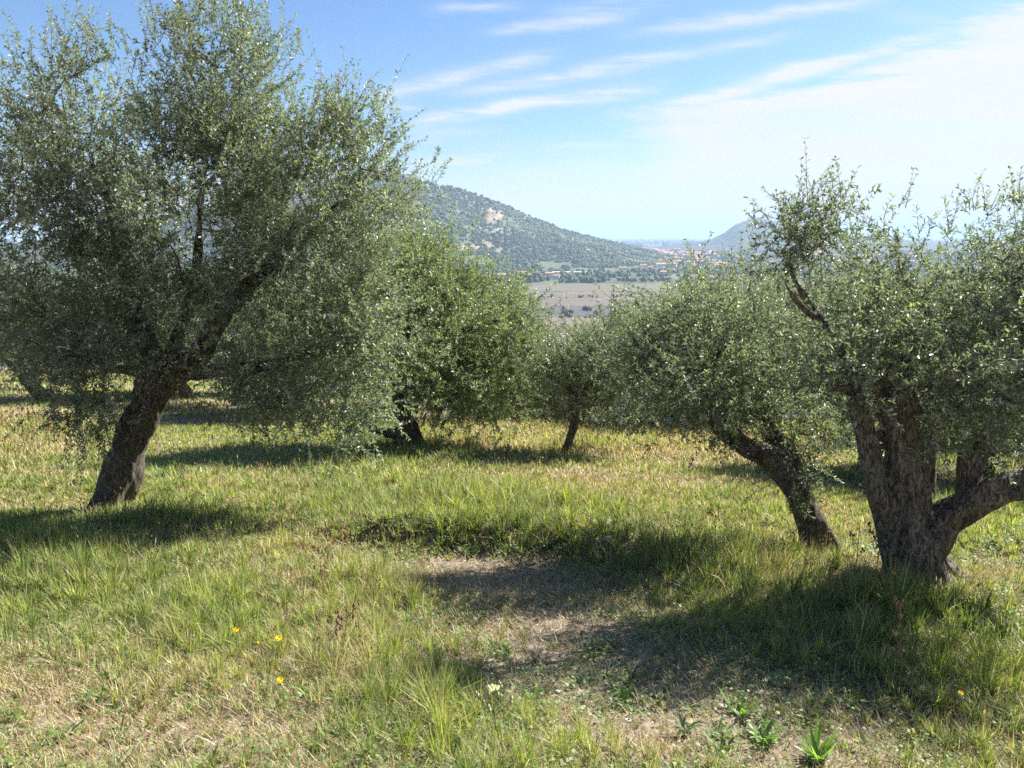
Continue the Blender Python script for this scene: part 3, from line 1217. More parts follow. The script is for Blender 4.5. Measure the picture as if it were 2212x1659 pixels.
ba = [
    px_blob(150, 470, YA + .2, 190, 190, 1.15, 1.0),
    px_blob(170, 270, YA + .1, 120, 150, 0.7, 0.9),
    px_blob(450, 210, YA + .1, 130, 190, 0.85, 1.1),
    px_blob(420, 480, YA + .1, 200, 200, 1.2, 1.0),
    px_blob(640, 380, YA, 170, 150, 1.0, 1.1),
    px_blob(770, 400, YA - .1, 95, 150, 0.7, 1.0),
    px_blob(280, 680, YA, 240, 100, 1.0, 1.0),
    px_blob(640, 620, YA - .2, 170, 130, 0.9, 1.0),
    px_blob(640, 780, YA - .4, 160, 85, 0.6, 2.0),
    px_blob(770, 720, YA - .3, 80, 120, 0.6, 1.7),
    px_blob(90, 640, YA, 90, 120, 0.8, 0.6),
    px_blob(110, 770, YA - .2, 110, 65, 0.4, 1.8),
    px_blob(700, 870, YA - .5, 120, 55, 0.35, 3.0),
    px_blob(250, 780, YA - .2, 130, 50, 0.5, 1.5),
    px_blob(200, 860, YA - .25, 45, 70, 0.2, 3.0),
]
# hanging twigs beside the trunk and suckers
rng = np.random.default_rng(3)
eb, ed, el = [], [], []
for _ in range(46):
    p = P(rng.uniform(165, 235), rng.uniform(830, 960), YA - 0.3 + rng.uniform(-.2, .2))
    eb.append(p)
    ed.append((rng.normal() * .35, rng.normal() * .3, -1.0))
    el.append(rng.uniform(.18, .38))
for dx, dy, n in ((80, 60, 5), (200, 40, 5), (345, 20, 7), (420, -10, 8), (520, 10, 8), (600, 70, 6), (300, 110, 4), (110, 90, 4), (690, 180, 5), (750, 190, 5), (800, 200, 6), (850, 290, 5), (890, 350, 5), (20, 170, 4), (470, -30, 8)):
    for _ in range(n):
        p = P(dx + rng.normal() * 22, dy + 40 + rng.uniform(0, 40), YA + rng.normal() * .15)
        eb.append(p)
        ed.append((rng.normal() * .18 + (0.3 if dx > 650 else 0), rng.normal() * .2, 1.0))
        el.append(rng.uniform(.25, .5))
extraA = (np.array(eb), np.array(ed, float), np.array(el))
olive('largest olive tree with a dark leaning trunk, in front on the left', (gx, gy, gz), la, ba, 285, 32, 11,
      extra=extraA, leaf=(0.058, 0.0175), slen=(0.14, 0.40), cl_r=0.155, spikes=0.05, up=0.4)

# --- leaning tree, middle right
gx, gy, gz = G(1765, 1205)
YE = gy
le = [
    px_limb([(1775, 1240, YE, 0.16), (1768, 1180, YE, 0.125), (1745, 1110, YE, 0.098), (1712, 1040, YE, 0.088), (1660, 990, YE + .05, 0.088), (1600, 960, YE + .1, 0.074), (1555, 910, YE + .15, 0.07), (1530, 855, YE + .2, 0.062), (1495, 805, YE + .3, 0.045), (1440, 765, YE + .4, 0.028), (1405, 725, YE + .5, 0.012)]),
    px_limb([(1700, 1040, YE, 0.07), (1705, 990, YE + .1, 0.065), (1660, 930, YE + .3, 0.06), (1650, 850, YE + .5, 0.035), (1645, 775, YE + .6, 0.015)]),
    px_limb([(1545, 890, YE + .15, 0.05), (1560, 820, YE + .1, 0.035), (1545, 745, YE, 0.014)]),
    px_limb([(1762, 1170, YE, 0.07), (1800, 1215, YE - .05, 0.05)]),
    px_limb([(1750, 1130, YE - .02, 0.06), (1780, 1190, YE - .05, 0.05), (1795, 1225, YE - .05, 0.05)]),
    px_limb([(1530, 860, YE + .2, 0.045), (1440, 830, YE + .1, 0.03), (1370, 800, YE, 0.012)]),
]
be = [
    px_blob(1500, 765, YE + .3, 120, 90, 0.8, 1.1),
    px_blob(1640, 770, YE + .5, 115, 95, 0.8, 1.0),
    px_blob(1430, 820, YE + .3, 90, 85, 0.6, 0.8),
    px_blob(1560, 830, YE + .3, 120, 85, 0.6, 1.0),
    px_blob(1700, 870, YE + .4, 120, 90, 0.6, 1.0),
    px_blob(1560, 660, YE + .4, 90, 50, 0.5, 0.8),
    px_blob(1405, 720, YE + .4, 55, 45, 0.4, 0.5),
    px_blob(1730, 970, YE + .1, 55, 60, 0.3, 0.6),
    px_blob(1800, 730, YE + .8, 80, 80, 0.5, 0.6),
]
eb, ed, el = [], [], []
for dx, dy, n in ((1490, 560, 3), (1400, 620, 3), (1550, 560, 3), (1610, 560, 3), (1340, 680, 3), (1690, 590, 3)):
    for _ in range(n):
        eb.append(P(dx + rng.normal() * 18, dy + 30, YE + .3 + rng.normal() * .1))
        ed.append((rng.normal() * .2, rng.normal() * .2, 1.0))
        el.append(rng.uniform(.15, .28))
for _ in range(26):      # sprouts on the trunk
    eb.append(P(1725 + rng.normal() * 14, rng.uniform(1010, 1110), YE - .12))
    ed.append((rng.normal() * .5, -0.6, rng.normal() * .5 + .3))
    el.append(rng.uniform(.08, .18))
olive('olive tree with a dark trunk curving left, beside the forked tree', (gx, gy, gz), le, be, 104, 23, 23,
      voxel=0.011, amp=0.012, leaf=(0.047, 0.014), slen=(0.12, 0.34), spikes=0.06, up=0.4, cl_r=0.12, gap=0.018,
      extra=(np.array(eb), np.array(ed, float), np.array(el)))

# --- forked tree on the right
gx, gy, gz = G(1970, 1262)
YF = gy
lf_ = [
    px_limb([(1985, 1310, YF, 0.27), (1978, 1240, YF, 0.172), (1968, 1170, YF, 0.158), (1950, 1080, YF, 0.135), (1948, 990, YF, 0.105), (1942, 900, YF, 0.10), (1930, 820, YF, 0.085), (1990, 740, YF, 0.04), (2010, 660, YF, 0.016)]),
    px_limb([(1945, 1230, YF, 0.08), (1915, 1120, YF-.03, 0.07), (1884, 1010, YF-.06, 0.058), (1866, 930, YF-.06, 0.052), (1850, 862, YF-.06, 0.05)]),
    px_limb([(1990, 1180, YF, 0.15), (2030, 1130, YF, 0.12), (2085, 1092, YF - .05, 0.092), (2150, 1062, YF - .1, 0.088), (2230, 1035, YF - .1, 0.082), (2330, 960, YF - .1, 0.06), (2420, 850, YF, 0.04)]),
    px_limb([(1860, 900, YF, 0.03), (1845, 830, YF, 0.030), (1815, 755, YF + .05, 0.027), (1775, 690, YF + .1, 0.022), (1728, 625, YF + .15, 0.017), (1705, 570, YF + .15, 0.012)]),
    px_limb([(1920, 1110, YF + .15, 0.08), (1990, 1060, YF + .5, 0.07), (2000, 960, YF + .6, 0.065), (2040, 880, YF + .7, 0.05), (2100, 760, YF + .8, 0.03), (2130, 640, YF + .8, 0.015)]),
    px_limb([(2090, 1080, YF - .05, 0.07), (2105, 1020, YF + .05, 0.052), (2130, 950, YF + .15, 0.046), (2180, 880, YF + .2, 0.04), (2220, 760, YF + .2, 0.03), (2200, 600, YF + .2, 0.018)]),
    px_limb([(2085, 1075, YF, 0.055), (2090, 1010, YF, 0.05), (2092, 985, YF, 0.045)]),
    px_limb([(1765, 690, YF + .1, 0.022), (1720, 650, YF + .05, 0.016), (1690, 600, YF, 0.008)]),
    px_limb([(1850, 850, YF, 0.025), (1800, 832, YF - .1, 0.014), (1730, 822, YF - .15, 0.007)]),
    px_limb([(1975, 1210, YF, 0.12), (2025, 1260, YF - .1, 0.08), (2060, 1290, YF - .2, 0.04)]),
    px_limb([(2000, 1200, YF + .05, 0.10), (2040, 1235, YF + .1, 0.08), (2090, 1255, YF + .15, 0.04)]),
    px_limb([(1965, 1230, YF - .05, 0.09), (1960, 1275, YF - .25, 0.06), (1950, 1300, YF - .35, 0.03)]),
    px_limb([(1960, 1220, YF, 0.10), (1915, 1285, YF - .05, 0.05)]),
    px_limb([(1930, 830, YF, 0.05), (1880, 760, YF - .1, 0.035), (1855, 700, YF - .1, 0.012)]),
]
bf = [
    px_blob(1755, 515, YF + .15, 62, 50, 0.30, 3.3),
    px_blob(1720, 560, YF + .15, 32, 26, 0.2, 1.6),
    px_blob(1870, 735, YF, 110, 95, 0.6, 0.9),
    px_blob(2000, 790, YF, 150, 110, 0.8, 1.1),
    px_blob(2000, 650, YF + .2, 130, 70, 0.7, 0.75),
    px_blob(2195, 600, YF + .2, 75, 115, 0.7, 1.1),
    px_blob(2140, 800, YF + .2, 130, 110, 0.8, 0.9),
    px_blob(2300, 640, YF + .1, 100, 170, 0.8, 0.8),
    px_blob(1880, 820, YF, 80, 60, 0.4, 0.8),
    px_blob(2110, 920, YF + .4, 90, 60, 0.4, 0.6),
    px_blob(1950, 545, YF + .2, 50, 35, 0.4, 0.3),
]
eb, ed, el = [], [], []
for dx, dy, n, lx in ((1690, 440, 3, -.4), (1715, 425, 3, -.1), (1755, 395, 4, 0), (1805, 410, 4, .35), (1850, 520, 3, .4), (1910, 420, 2, -.2), (1955, 395, 2, .25),
                      (2000, 450, 3, 0), (2090, 400, 4, -.1), (2140, 400, 4, .1), (2190, 385, 6, 0), (2050, 450, 3, 0)):
    for _ in range(n):
        eb.append(P(dx + rng.normal() * 10 - lx * 40, dy + 55, YF + .15 + rng.normal() * .06))
        ed.append((rng.normal() * .25 + lx, rng.normal() * .2, 1.0))
        el.append(rng.uniform(.12, .22))
olive('stout forked olive tree with a pale trunk and heavy limb reaching right', (gx, gy, gz), lf_, bf, 155, 21, 37,
      voxel=0.011, amp=0.015, leaf=(0.046, 0.014), slen=(0.10, 0.25), spikes=0.0, up=0.22, bark=M_BARK_PALE, cl_r=0.12, gap=0.018,
      extra=(np.array(eb), np.array(ed, float), np.array(el)))

# --- tree behind the big one, centre left
gx, gy, gz = G(885, 958)
YB = min(gy, 13.5)
gz = float(ground_z(gx, YB))
gx = P(885, 958, YB)[0]
lb = [
    px_limb([(885, 985, YB, 0.30), (880, 940, YB, 0.22), (872, 905, YB, 0.16), (866, 860, YB, 0.13), (860, 800, YB, 0.11), (880, 740, YB, 0.09), (920, 660, YB, 0.06), (950, 580, YB, 0.03)]),
    px_limb([(880, 935, YB, 0.12), (830, 935, YB, 0.08), (790, 915, YB, 0.06), (765, 900, YB, 0.03)]),
    px_limb([(862, 790, YB, 0.08), (830, 700, YB, 0.06), (860, 640, YB, 0.045), (900, 600, YB, 0.02)]),
    px_limb([(870, 760, YB, 0.07), (980, 720, YB, 0.05), (1080, 690, YB, 0.03)]),
]
bb = [
    px_blob(880, 640, YB, 150, 100, 1.2, 1.3),
    px_blob(880, 790, YB - .9, 110, 75, 0.7, 1.5),
    px_blob(1010, 850, YB - .3, 100, 50, 0.7, 1.2),
    px_blob(790, 600, YB - .5, 90, 90, 0.8, 1.0),
    px_blob(1000, 715, YB + .3, 130, 120, 1.2, 1.0),
    px_blob(1085, 800, YB + .4, 80, 90, 1.0, 0.9),
    px_blob(960, 580, YB + .3, 55, 50, 0.6, 0.6),
    px_blob(870, 540, YB, 60, 60, 0.6, 0.6),
    px_blob(1110, 680, YB + .4, 26, 30, 0.3, 0.25),
    px_blob(800, 740, YB - .2, 110, 110, 0.9, 0.8),
    px_blob(940, 820, YB + .2, 110, 60, 0.8, 0.8),
]
olive('olive tree with a broken dark stump base, behind the largest tree', (gx, YB, gz), lb, bb, 210, 26, 51,
      voxel=0.02, leaf=(0.075, 0.025), slen=(0.22, 0.5), spikes=0.05, cl_r=0.24, gap=0.026, stem_r=0.003, mat_leaf=M_LEAF_G)

# --- small tree with a forked thin stem, centre
gx, gy, gz = G(1222, 978)
YS = gy
ls = [
    px_limb([(1218, 992, YS, 0.09), (1226, 965, YS, 0.07), (1240, 920, YS, 0.065), (1245, 880, YS, 0.055), (1252, 830, YS, 0.04), (1275, 775, YS, 0.012)]),
    px_limb([(1243, 900, YS, 0.045), (1232, 850, YS, 0.035), (1222, 800, YS, 0.025), (1200, 740, YS, 0.012)]),
    px_limb([(1250, 850, YS, 0.03), (1330, 790, YS, 0.022), (1390, 750, YS, 0.01)]),
]
bs = [
    px_blob(1300, 800, YS, 95, 60, 0.9, 1.0),
    px_blob(1215, 800, YS, 55, 55, 0.6, 0.7),
    px_blob(1320, 845, YS + .2, 75, 45, 0.7, 0.8),
    px_blob(1345, 740, YS, 50, 34, 0.5, 0.7),
]
olive('small young olive tree with a slender forked stem in the middle of the field', (gx, YS, gz), ls, bs, 62, 24, 61,
      voxel=0.014, amp=0.006, leaf=(0.072, 0.025), slen=(0.2, 0.42), spikes=0.04, cl_r=0.22, gap=0.026, stem_r=0.003)


# --- background olives: two models, copied
def proto_olive(seed, label, leafm, h=3.9, r=1.75):
    rng = np.random.default_rng(seed)
    lean = rng.normal(size=2) * 0.25
    top = 1.05
    limbs = [[(0, 0, -0.3, 0.26), (0, 0, 0.1, 0.2), (lean[0] * .6, lean[1] * .6, 0.6, 0.16), (lean[0], lean[1], top, 0.15)]]
    for k in range(5):
        a = k * 1.257 + rng.uniform(-.3, .3)
        e = r * rng.uniform(0.5, 0.75)
        limbs.append([(lean[0], lean[1], top - .1, 0.1), (lean[0] + math.cos(a) * e * .45, lean[1] + math.sin(a) * e * .45, top + .55, 0.07),
                      (lean[0] + math.cos(a) * e * .8, lean[1] + math.sin(a) * e * .8, top + 1.2, 0.045),
                      (lean[0] + math.cos(a) * e, lean[1] + math.sin(a) * e, h - .8, 0.02)])
    blobs = []
    for k in range(7):
        a = k * 0.9 + rng.uniform(-.3, .3)
        blobs.append((math.cos(a) * r * .55, math.sin(a) * r * .55, rng.uniform(1.6, h - 1.1), r * .55, r * .55, rng.uniform(.6, .9), 1.0))
    blobs.append((0, 0, h - 1.1, r * .6, r * .6, .85, 1.0))
    blobs.append((0, 0, 1.9, r * .75, r * .75, .8, 1.0))
    root = empty('olive_tree', (0, 0, 0))
    wood_mesh('trunk', limbs, root, 0.03, seed, 0.02)
    make_crown(root, np.zeros(3), limbs, blobs, 120, 22, rng, leaf=(0.09, 0.027), slen=(0.25, 0.6), gap=0.038, cl_r=0.28, stem_r=0.004,
               mat_leaf=leafm, spikes=0.05)
    return root


pr = [proto_olive(101, '', M_LEAF), proto_olive(202, '', M_LEAF_G), proto_olive(303, '', M_LEAF)]
first = [True, True, True]
spots = [  # (photo x, depth, model, turn, scale, label)
    (428, 27, 0, 0.3, 1.05, 'distant olive tree whose dark trunk stands right behind the big tree trunk'),
    (0, 30, 1, 1.3, 1.25, 'olive tree cut by the left edge of the picture behind the big tree'),
    (105, 30, 2, 2.2, 1.0, 'distant olive at the far left edge, behind the strip of shade'),
    (250, 38, 1, 4.2, 1.1, 'distant olive tree at the top of the field, left of the big trunk'),
    (620, 22, 2, 0.7, 1.0, 'olive tree hidden behind the right half of the big crown'),
    (-170, 40, 0, 3.0, 1.1, 'far olive tree off to the left of the field'),
    (700, 31, 0, 5.0, 1.1, 'far olive tree glimpsed under the drooping branches of the big tree'),
    (1045, 20.5, 0, 2.0, 0.85, 'thin stemmed olive standing beyond the brow, left of the young tree'),
    (1135, 23.5, 1, 3.3, 0.8, 'bright green olive beyond the brow, just left of the young tree'),
    (1345, 20, 1, 0.2, 0.78, 'olive beyond the brow right of the young forked tree'),
    (1430, 22.5, 0, 1.0, 1.0, 'olive beyond the golden grass, behind the leaning tree crown'),
    (1545, 18.5, 2, 4.4, 0.9, 'dark olive below the brow, behind the curving trunk'),
    (1790, 11.0, 1, 5.4, 0.66, 'low bright green olive seen between the two right trees'),
    (1800, 21, 1, 2.9, 1.0, 'green olive further down between the two right trees'),
    (2010, 15.5, 2, 3.9, 0.9, 'dark olive behind the fork of the right tree'),
    (2170, 13.5, 0, 1.9, 0.85, 'olive behind the heavy right limb of the forked tree'),
    (2330, 16, 2, 0.9, 1.0, 'olive at the right edge behind the forked tree'),
    (940, 26, 2, 1.5, 1.0, 'olive well beyond the stump, seen under the crowns'),
    (2000, 10.2, 2, 2.4, 0.72, 'dark olive close behind the fork of the pale trunk'),
    (2250, 9.6, 0, 0.6, 0.82, 'olive behind the heavy limb, cut by the right edge'),
    (540, 24.5, 2, 3.4, 1.05, 'olive in the shade of the left field, just right of the big trunk'),
    (330, 27, 1, 1.9, 1.1, 'olive in the left field, half hidden by the big leaning trunk'),
    (140, 24, 0, 5.9, 1.1, 'olive in the left field behind the hanging twigs'),
    (690, 20.5, 1, 4.9, 1.0, 'olive behind the drooping right side of the largest crown'),
    (1000, 21.5, 1, 0.9, 1.05, 'olive just beyond the brow, right of the broken stump'),
    (1090, 27, 2, 4.0, 0.9, 'olive lower on the hillside, between the thin stemmed and the bright green olives'),
    (1180, 28, 0, 2.5, 0.85, 'olive low on the hillside, directly behind the fork of the young tree'),
    (1270, 24, 2, 5.5, 0.8, 'grey green olive beyond the brow, just right of the young tree stem'),
    (1390, 27, 1, 3.6, 1.2, 'olive low on the hillside in the gap left of the leaning tree'),
    (1480, 19.5, 1, 2.2, 0.95, 'green olive right below the brow under the leaning tree crown'),
    (1620, 23, 0, 0.1, 1.1, 'olive far below the brow, behind the bend of the leaning trunk'),
    (1880, 24, 2, 1.4, 1.15, 'olive far below the brow, behind the stub of the forked tree'),
    (820, 24, 0, 4.7, 1.1, 'olive behind the stump on its left side, in the shade'),
    (540, 30, 1, 2.6, 1.15, 'bright olive at the back of the field under the big crown'),
]
for dx, Y, mi_, rz, sc, lab in spots:
    x = (dx * K - 512) / 800 * (Y * cp + 2)
    z = float(ground_z(x, Y))
    src = pr[mi_]
    if first[mi_]:
        o = src
        first[mi_] = False
    else:
        o = src.copy()
        COL.objects.link(o)
        for ch in src.children:
            c = ch.copy()
            COL.objects.link(c)
            c.parent = o
    o.location = (x, Y, z)
    o.rotation_euler = (0, 0, rz)
    o.scale = (sc, sc, sc)
    tag(o, lab, 'tree', 'olive trees of the grove')

# ------------------------------------------------------------------ grass
# patches given as they lie on the ground, by the photograph column/row they are seen at
def splat(dx, dy, L):
    s = 0
    for cx, cy, sx, sy, w in L:
        s = s + w * np.exp(-((dx - cx) / sx) ** 2 - ((dy - cy) / sy) ** 2)
    return s


BARE = [(1080, 1250, 170, 26, 1.3), (1000, 1215, 130, 14, .7), (1150, 1320, 150, 45, .9), (1230, 1420, 150, 60, 1.0), (1400, 1500, 190, 55, .9),
        (1560, 1580, 200, 45, .9), (1750, 1640, 140, 40, .9), (1330, 1390, 120, 50, .5), (1120, 1500, 60, 30, .4), (1700, 1490, 110, 40, .5),
        (1000, 1450, 60, 25, .2), (300, 1600, 200, 60, .35), (80, 1500, 110, 60, .35), (2150, 1250, 90, 30, .3), (1310, 1180, 50, 14, .6),
        (600, 1560, 120, 40, .3), (1900, 1230, 60, 25, .4), (1900, 1560, 60, 30, .35)]
TALL = [(130, 1230, 170, 70, .8), (350, 1120, 120, 40, .5), (800, 1030, 130, 40, .5), (1450, 1210, 190, 45, .9), (1620, 1270, 180, 60, .8), (1900, 1330, 160, 60, .7),
        (2120, 1500, 160, 120, .45), (1780, 1420, 120, 50, .5), (1180, 1165, 180, 25, .7), (820, 1290, 80, 50, .7), (1000, 1560, 90, 70, .5), (430, 1350, 120, 60, .5),
        (740, 1400, 90, 60, .5), (1330, 960, 260, 25, .5), (2100, 1120, 120, 40, .4), (950, 940, 120, 20, .6), (100, 940, 140, 40, .6), (850, 1480, 100, 60, .4), (900, 1580, 90, 40, .3),
        (1640, 1570, 50, 40, .3), (1560, 1540, 40, 25, .2), (950, 1100, 250, 40, .4), (450, 1050, 200, 40, .3), (1250, 1100, 200, 25, .3)]
GREEN = [(130, 1240, 190, 90, .55), (20, 1230, 120, 160, .3), (350, 1090, 130, 50, .4), (450, 960, 300, 60, .45), (950, 1010, 60, 20, .7), (800, 1080, 160, 60, .5), (1100, 1140, 250, 30, .5),
         (1450, 1220, 150, 45, .6), (1600, 1380, 350, 80, .7), (1950, 1380, 200, 80, .4), (2120, 1480, 180, 140, .45), (2150, 1090, 130, 50, 1.0), (480, 1370, 130, 50, .4),
         (1050, 1560, 130, 90, .7), (1640, 1560, 120, 80, .8), (1250, 1430, 140, 60, .4), (200, 1590, 130, 40, .3), (1830, 1500, 90, 60, .7), (60, 860, 150, 20, .6), (350, 880, 200, 30, .5),
         (1380, 1110, 200, 30, .3), (700, 960, 200, 30, .4), (1000, 1630, 250, 30, .4), (650, 1130, 120, 50, .3)]
DRY = [(1350, 960, 260, 28, .75), (1600, 985, 180, 40, .8), (1450, 1060, 300, 30, .5), (100, 960, 150, 70, .8), (1050, 940, 150, 20, .9), (600, 1200, 160, 50, .6), (700, 1260, 80, 60, .7),
       (250, 1520, 330, 110, .8), (800, 1450, 120, 80, .6), (1250, 1600, 200, 60, .6), (620, 1500, 150, 120, .4), (2100, 1260, 120, 40, .6), (1850, 1250, 80, 60, .8), (750, 1170, 200, 30, .5),
       (1080, 1250, 200, 40, .9), (1200, 1030, 150, 30, .4), (60, 820, 100, 12, .8), (1350, 1190, 100, 20, .5), (1950, 1480, 80, 40, .4), (560, 1050, 130, 40, .4)]

GREENS = np.array([[0.175, 0.245, 0.048], [0.225, 0.295, 0.060], [0.120, 0.185, 0.048], [0.28, 0.335, 0.095], [0.10, 0.15, 0.055]])
DRYS = np.array([[0.50, 0.42, 0.25], [0.40, 0.31, 0.17], [0.60, 0.52, 0.35], [0.29, 0.195, 0.12], [0.22, 0.14, 0.09]])


def zones(x, y):
    z = ground_z(x, y)
    dx, dy = disp(x, y, z)
    n1 = fbm(x * 0.9, y * 0.9, 41, 3) * 2
    n2 = fbm(x * 3.2, y * 3.2, 42, 3) * 2
    jx, jy = dx + n1 * 60 + n2 * 25, dy + n2 * 12 + n1 * 16
    bare = np.clip(splat(jx, jy, [(a, b, c * 1.15, d * 1.2, e * 0.98) for a, b, c, d, e in BARE]) + n2 * 0.5, 0, 1.3)
    tall = np.clip(0.35 + splat(jx, jy, TALL) + n1 * 0.30 + n2 * 0.35 - bare * 0.9, 0, 1.5)
    gr = 0.72 + 0.62 * splat(jx, jy, GREEN) - 0.55 * splat(jx, jy, DRY) + n1 * 0.30 + n2 * 0.42
    return z, bare, tall, gr


def sample_area(n, y0, y1, margin=0.30, xr=None):
    """points spread evenly over a wedge of ground a little wider than the view"""
    y = np.sqrt(RNG.uniform(y0 * y0, y1 * y1, n))
    w = (0.64 + margin) * y * 1.02 + 0.4
    x = RNG.uniform(-1, 1, n) * w
    if xr is not None:
        k = (x > xr[0]) & (x < xr[1])
        x, y = x[k], y[k]
    return x, y


BV, BT3, BQ, BC = [], [], [], []
BOFF = 0


def add_blades(x, y, z, length, width, lean, col, segs=2, tipcol=None, heading=None, droop=0.5):
    """tapered bent blades: segs quads then a tip triangle"""
    global BOFF
    n = len(x)
    a = RNG.uniform(0, 2 * math.pi, n)
    h = np.stack([np.cos(a), np.sin(a), np.zeros(n)], 1)
    if heading is not None:
        h = unit(h + heading)
    b = RNG.uniform(0, 2 * math.pi, n)
    # width direction roughly across the lean, partly random
    w = np.stack([-h[:, 1], h[:, 0], np.zeros(n)], 1) * 0.75 + np.stack([np.cos(b), np.sin(b), np.zeros(n)], 1) * 0.5
    w = unit(w)
    p0 = np.stack([x, y, z - 0.008], 1)
    rows = []
    for k in range(segs + 1):
        s = k / (segs + 0.0) if segs else 1
        ang = lean * (0.35 + droop * 1.3 * s)
        ang = np.minimum(ang, 1.9)
        hor = np.sin(ang) * length * s
        ver = np.cos(ang) * length * s
        c = p0 + h * hor[:, None] + np.array([0, 0, 1.0]) * np.maximum(ver, 0.004)[:, None]
        if k < segs:
            ww = width * (1.0 - 0.35 * s) * 0.5
            rows.append(c - w * ww[:, None])
            rows.append(c + w * ww[:, None])
        else:
            rows.append(c)
    v = np.stack(rows, 1)
    m = v.shape[1]
    v = v.reshape(-1, 3)
    idx = (np.arange(n) * m)[:, None] + BOFF
    for k in range(segs - 1):
        BQ.append(idx + np.array([[2 * k, 2 * k + 1, 2 * k + 3, 2 * k + 2]]))
    BT3.append(idx + np.array([[2 * segs - 2, 2 * segs - 1, 2 * segs]]))
    cc = np.repeat(col[:, None], m, 1)
    if tipcol is not None:
        cc[:, -1] = tipcol
        cc[:, -3:-1] = (cc[:, -3:-1] * 0.55 + tipcol[:, None] * 0.45)
    BV.append(v)
    BC.append(cc.reshape(-1, 3))
    BOFF += len(v)


def grass_layer(n, y0, y1, segs=2, wmul=1.0, hmul=1.0, xr=None):
    x, y = sample_area(n, y0, y1, xr=xr)
    # tufting: pull blades towards tuft centres
    cell = 0.11
    ix, iy = np.floor(x / cell), np.floor(y / cell)
    txx = (ix + 0.15 + 0.7 * _hash(ix, iy, 5)) * cell
    tyy = (iy + 0.15 + 0.7 * _hash(ix, iy, 6)) * cell
    tuft = _hash(ix, iy, 7)
    pull = np.where(tuft > 0.45, 0.62, 0.1)
    tdx, tdy = x - txx, y - tyy
    x = x - tdx * pull
    y = y - tdy * pull
    z, bare, tall, gr = zones(x, y)
    u = RNG.uniform(0, 1, len(x))
    keep = u > np.clip(bare * 0.97, 0, 0.96)
    tr = 1.0
    x, y, z, bare, tall, gr, tuft, tdx, tdy = (q[keep] for q in (x, y, z, bare, tall, gr, tuft, tdx, tdy))
    n = len(x)
    dist = np.hypot(x, y)
    isg = RNG.uniform(0, 1, n) < np.clip(gr + (tuft - 0.5) * 0.55, 0.06, 0.94)
    L = (0.050 + 0.21 * tall * (0.3 + 0.95 * tuft ** 1.6)) * RNG.uniform(0.5, 1.35, n) * hmul
    L = np.where(isg, L, L * RNG.uniform(0.5, 1.25, n))
    wd = np.maximum(0.0034, 0.00112 * dist) * RNG.uniform(0.7, 1.3, n) * wmul
    lean = np.abs(RNG.normal(size=n)) * 0.42 + 0.12
    lean = np.where(isg, lean, lean * 1.25)
    gi = np.clip(RNG.integers(0, 5, n), 0, 4)
    cg = GREENS[gi] * RNG.uniform(0.75, 1.25, (n, 1))
    yel = np.clip(_hash(np.floor(x / .4), np.floor(y / .4), 19), 0, 1)
    cg = cg * (1 + 0.25 * (yel[:, None] - .5)) + yel[:, None] ** 3 * np.array([[0.07, 0.05, 0.0]])
    cd = DRYS[RNG.choice(5, n, p=[.32, .24, .2, .15, .09])] * RNG.uniform(0.75, 1.15, (n, 1))
    col = np.where(isg[:, None], cg, cd)
    tip = np.where((isg & (RNG.uniform(0, 1, n) < 0.25))[:, None], cd, col * 1.1)
    heading = np.stack([tdx, tdy, tdx * 0], 1) / cell * 1.2
    add_blades(x, y, z, L, wd, lean, col, segs, tip, heading)


def litter(n, y0, y1, xr=None, wmul=1.0):
    """dead straw lying on the soil and small low leaves"""
    x, y = sample_area(n, y0, y1, xr=xr)
    z, bare, tall, gr = zones(x, y)
    k = RNG.uniform(0, 1, len(x)) > np.clip(bare, 0, 1) * 0.55
    x, y, z, gr = x[k], y[k], z[k], gr[k]
    n = len(x)
    dist = np.hypot(x, y)
    L = RNG.uniform(0.025, 0.085, n)
    wd = np.maximum(0.003, 0.0011 * dist) * RNG.uniform(0.7, 1.4, n) * wmul
    cd = DRYS[RNG.choice(5, n, p=[.28, .22, .22, .18, .10])] * RNG.uniform(0.7, 1.15, (n, 1))
    add_blades(x, y, z + RNG.uniform(0.008, 0.03, n), L, wd, RNG.uniform(1.1, 1.6, n), cd, 1, droop=0.2)


def low_leaves(n, y0, y1, thr=0.4):
    """small clover-like and broad leaves close to the ground"""
    global BOFF
    x, y = sample_area(n, y0, y1)
    z, bare, tall, gr = zones(x, y)
    pn = fbm(x * 2.2, y * 2.2, 88, 3) * 2
    k = (gr + pn + RNG.uniform(-.3, .3, len(x)) - 0.6 * bare) > thr
    x, y, z = x[k], y[k], z[k]
    n = len(x)
    dist = np.hypot(x, y)
    r = np.maximum(0.005, 0.0012 * dist) * RNG.uniform(0.7, 1.6, n)
    a = RNG.uniform(0, 6.283, n)
    tilt = RNG.uniform(-.5, .5, (n, 2))
    c = np.stack([x, y, z + RNG.uniform(0.012, 0.06, n)], 1)
    vs = []
    for j, (rr, da) in enumerate(((1.3, 0), (1.0, 1.1), (1.15, 2.3), (1.15, -2.3), (1.0, -1.1))):
        px_, py_ = np.cos(a + da) * r * rr, np.sin(a + da) * r * rr
        vs.append(c + np.stack([px_, py_, px_ * tilt[:, 0] + py_ * tilt[:, 1]], 1))
    v = np.stack(vs, 1).reshape(-1, 3)
    idx = (np.arange(n) * 5)[:, None] + BOFF
    BT3.append(idx + np.array([[0, 1, 2]]))
    BT3.append(idx + np.array([[0, 2, 3]]))
    BT3.append(idx + np.array([[0, 3, 4]]))
    col = np.array([[0.105, 0.165, 0.042]]) * RNG.uniform(0.6, 1.9, (n, 1)) + RNG.uniform(0, 0.03, (n, 1))
    BV.append(v)
    BC.append(np.repeat(col, 5, 0))
    BOFF += len(v)


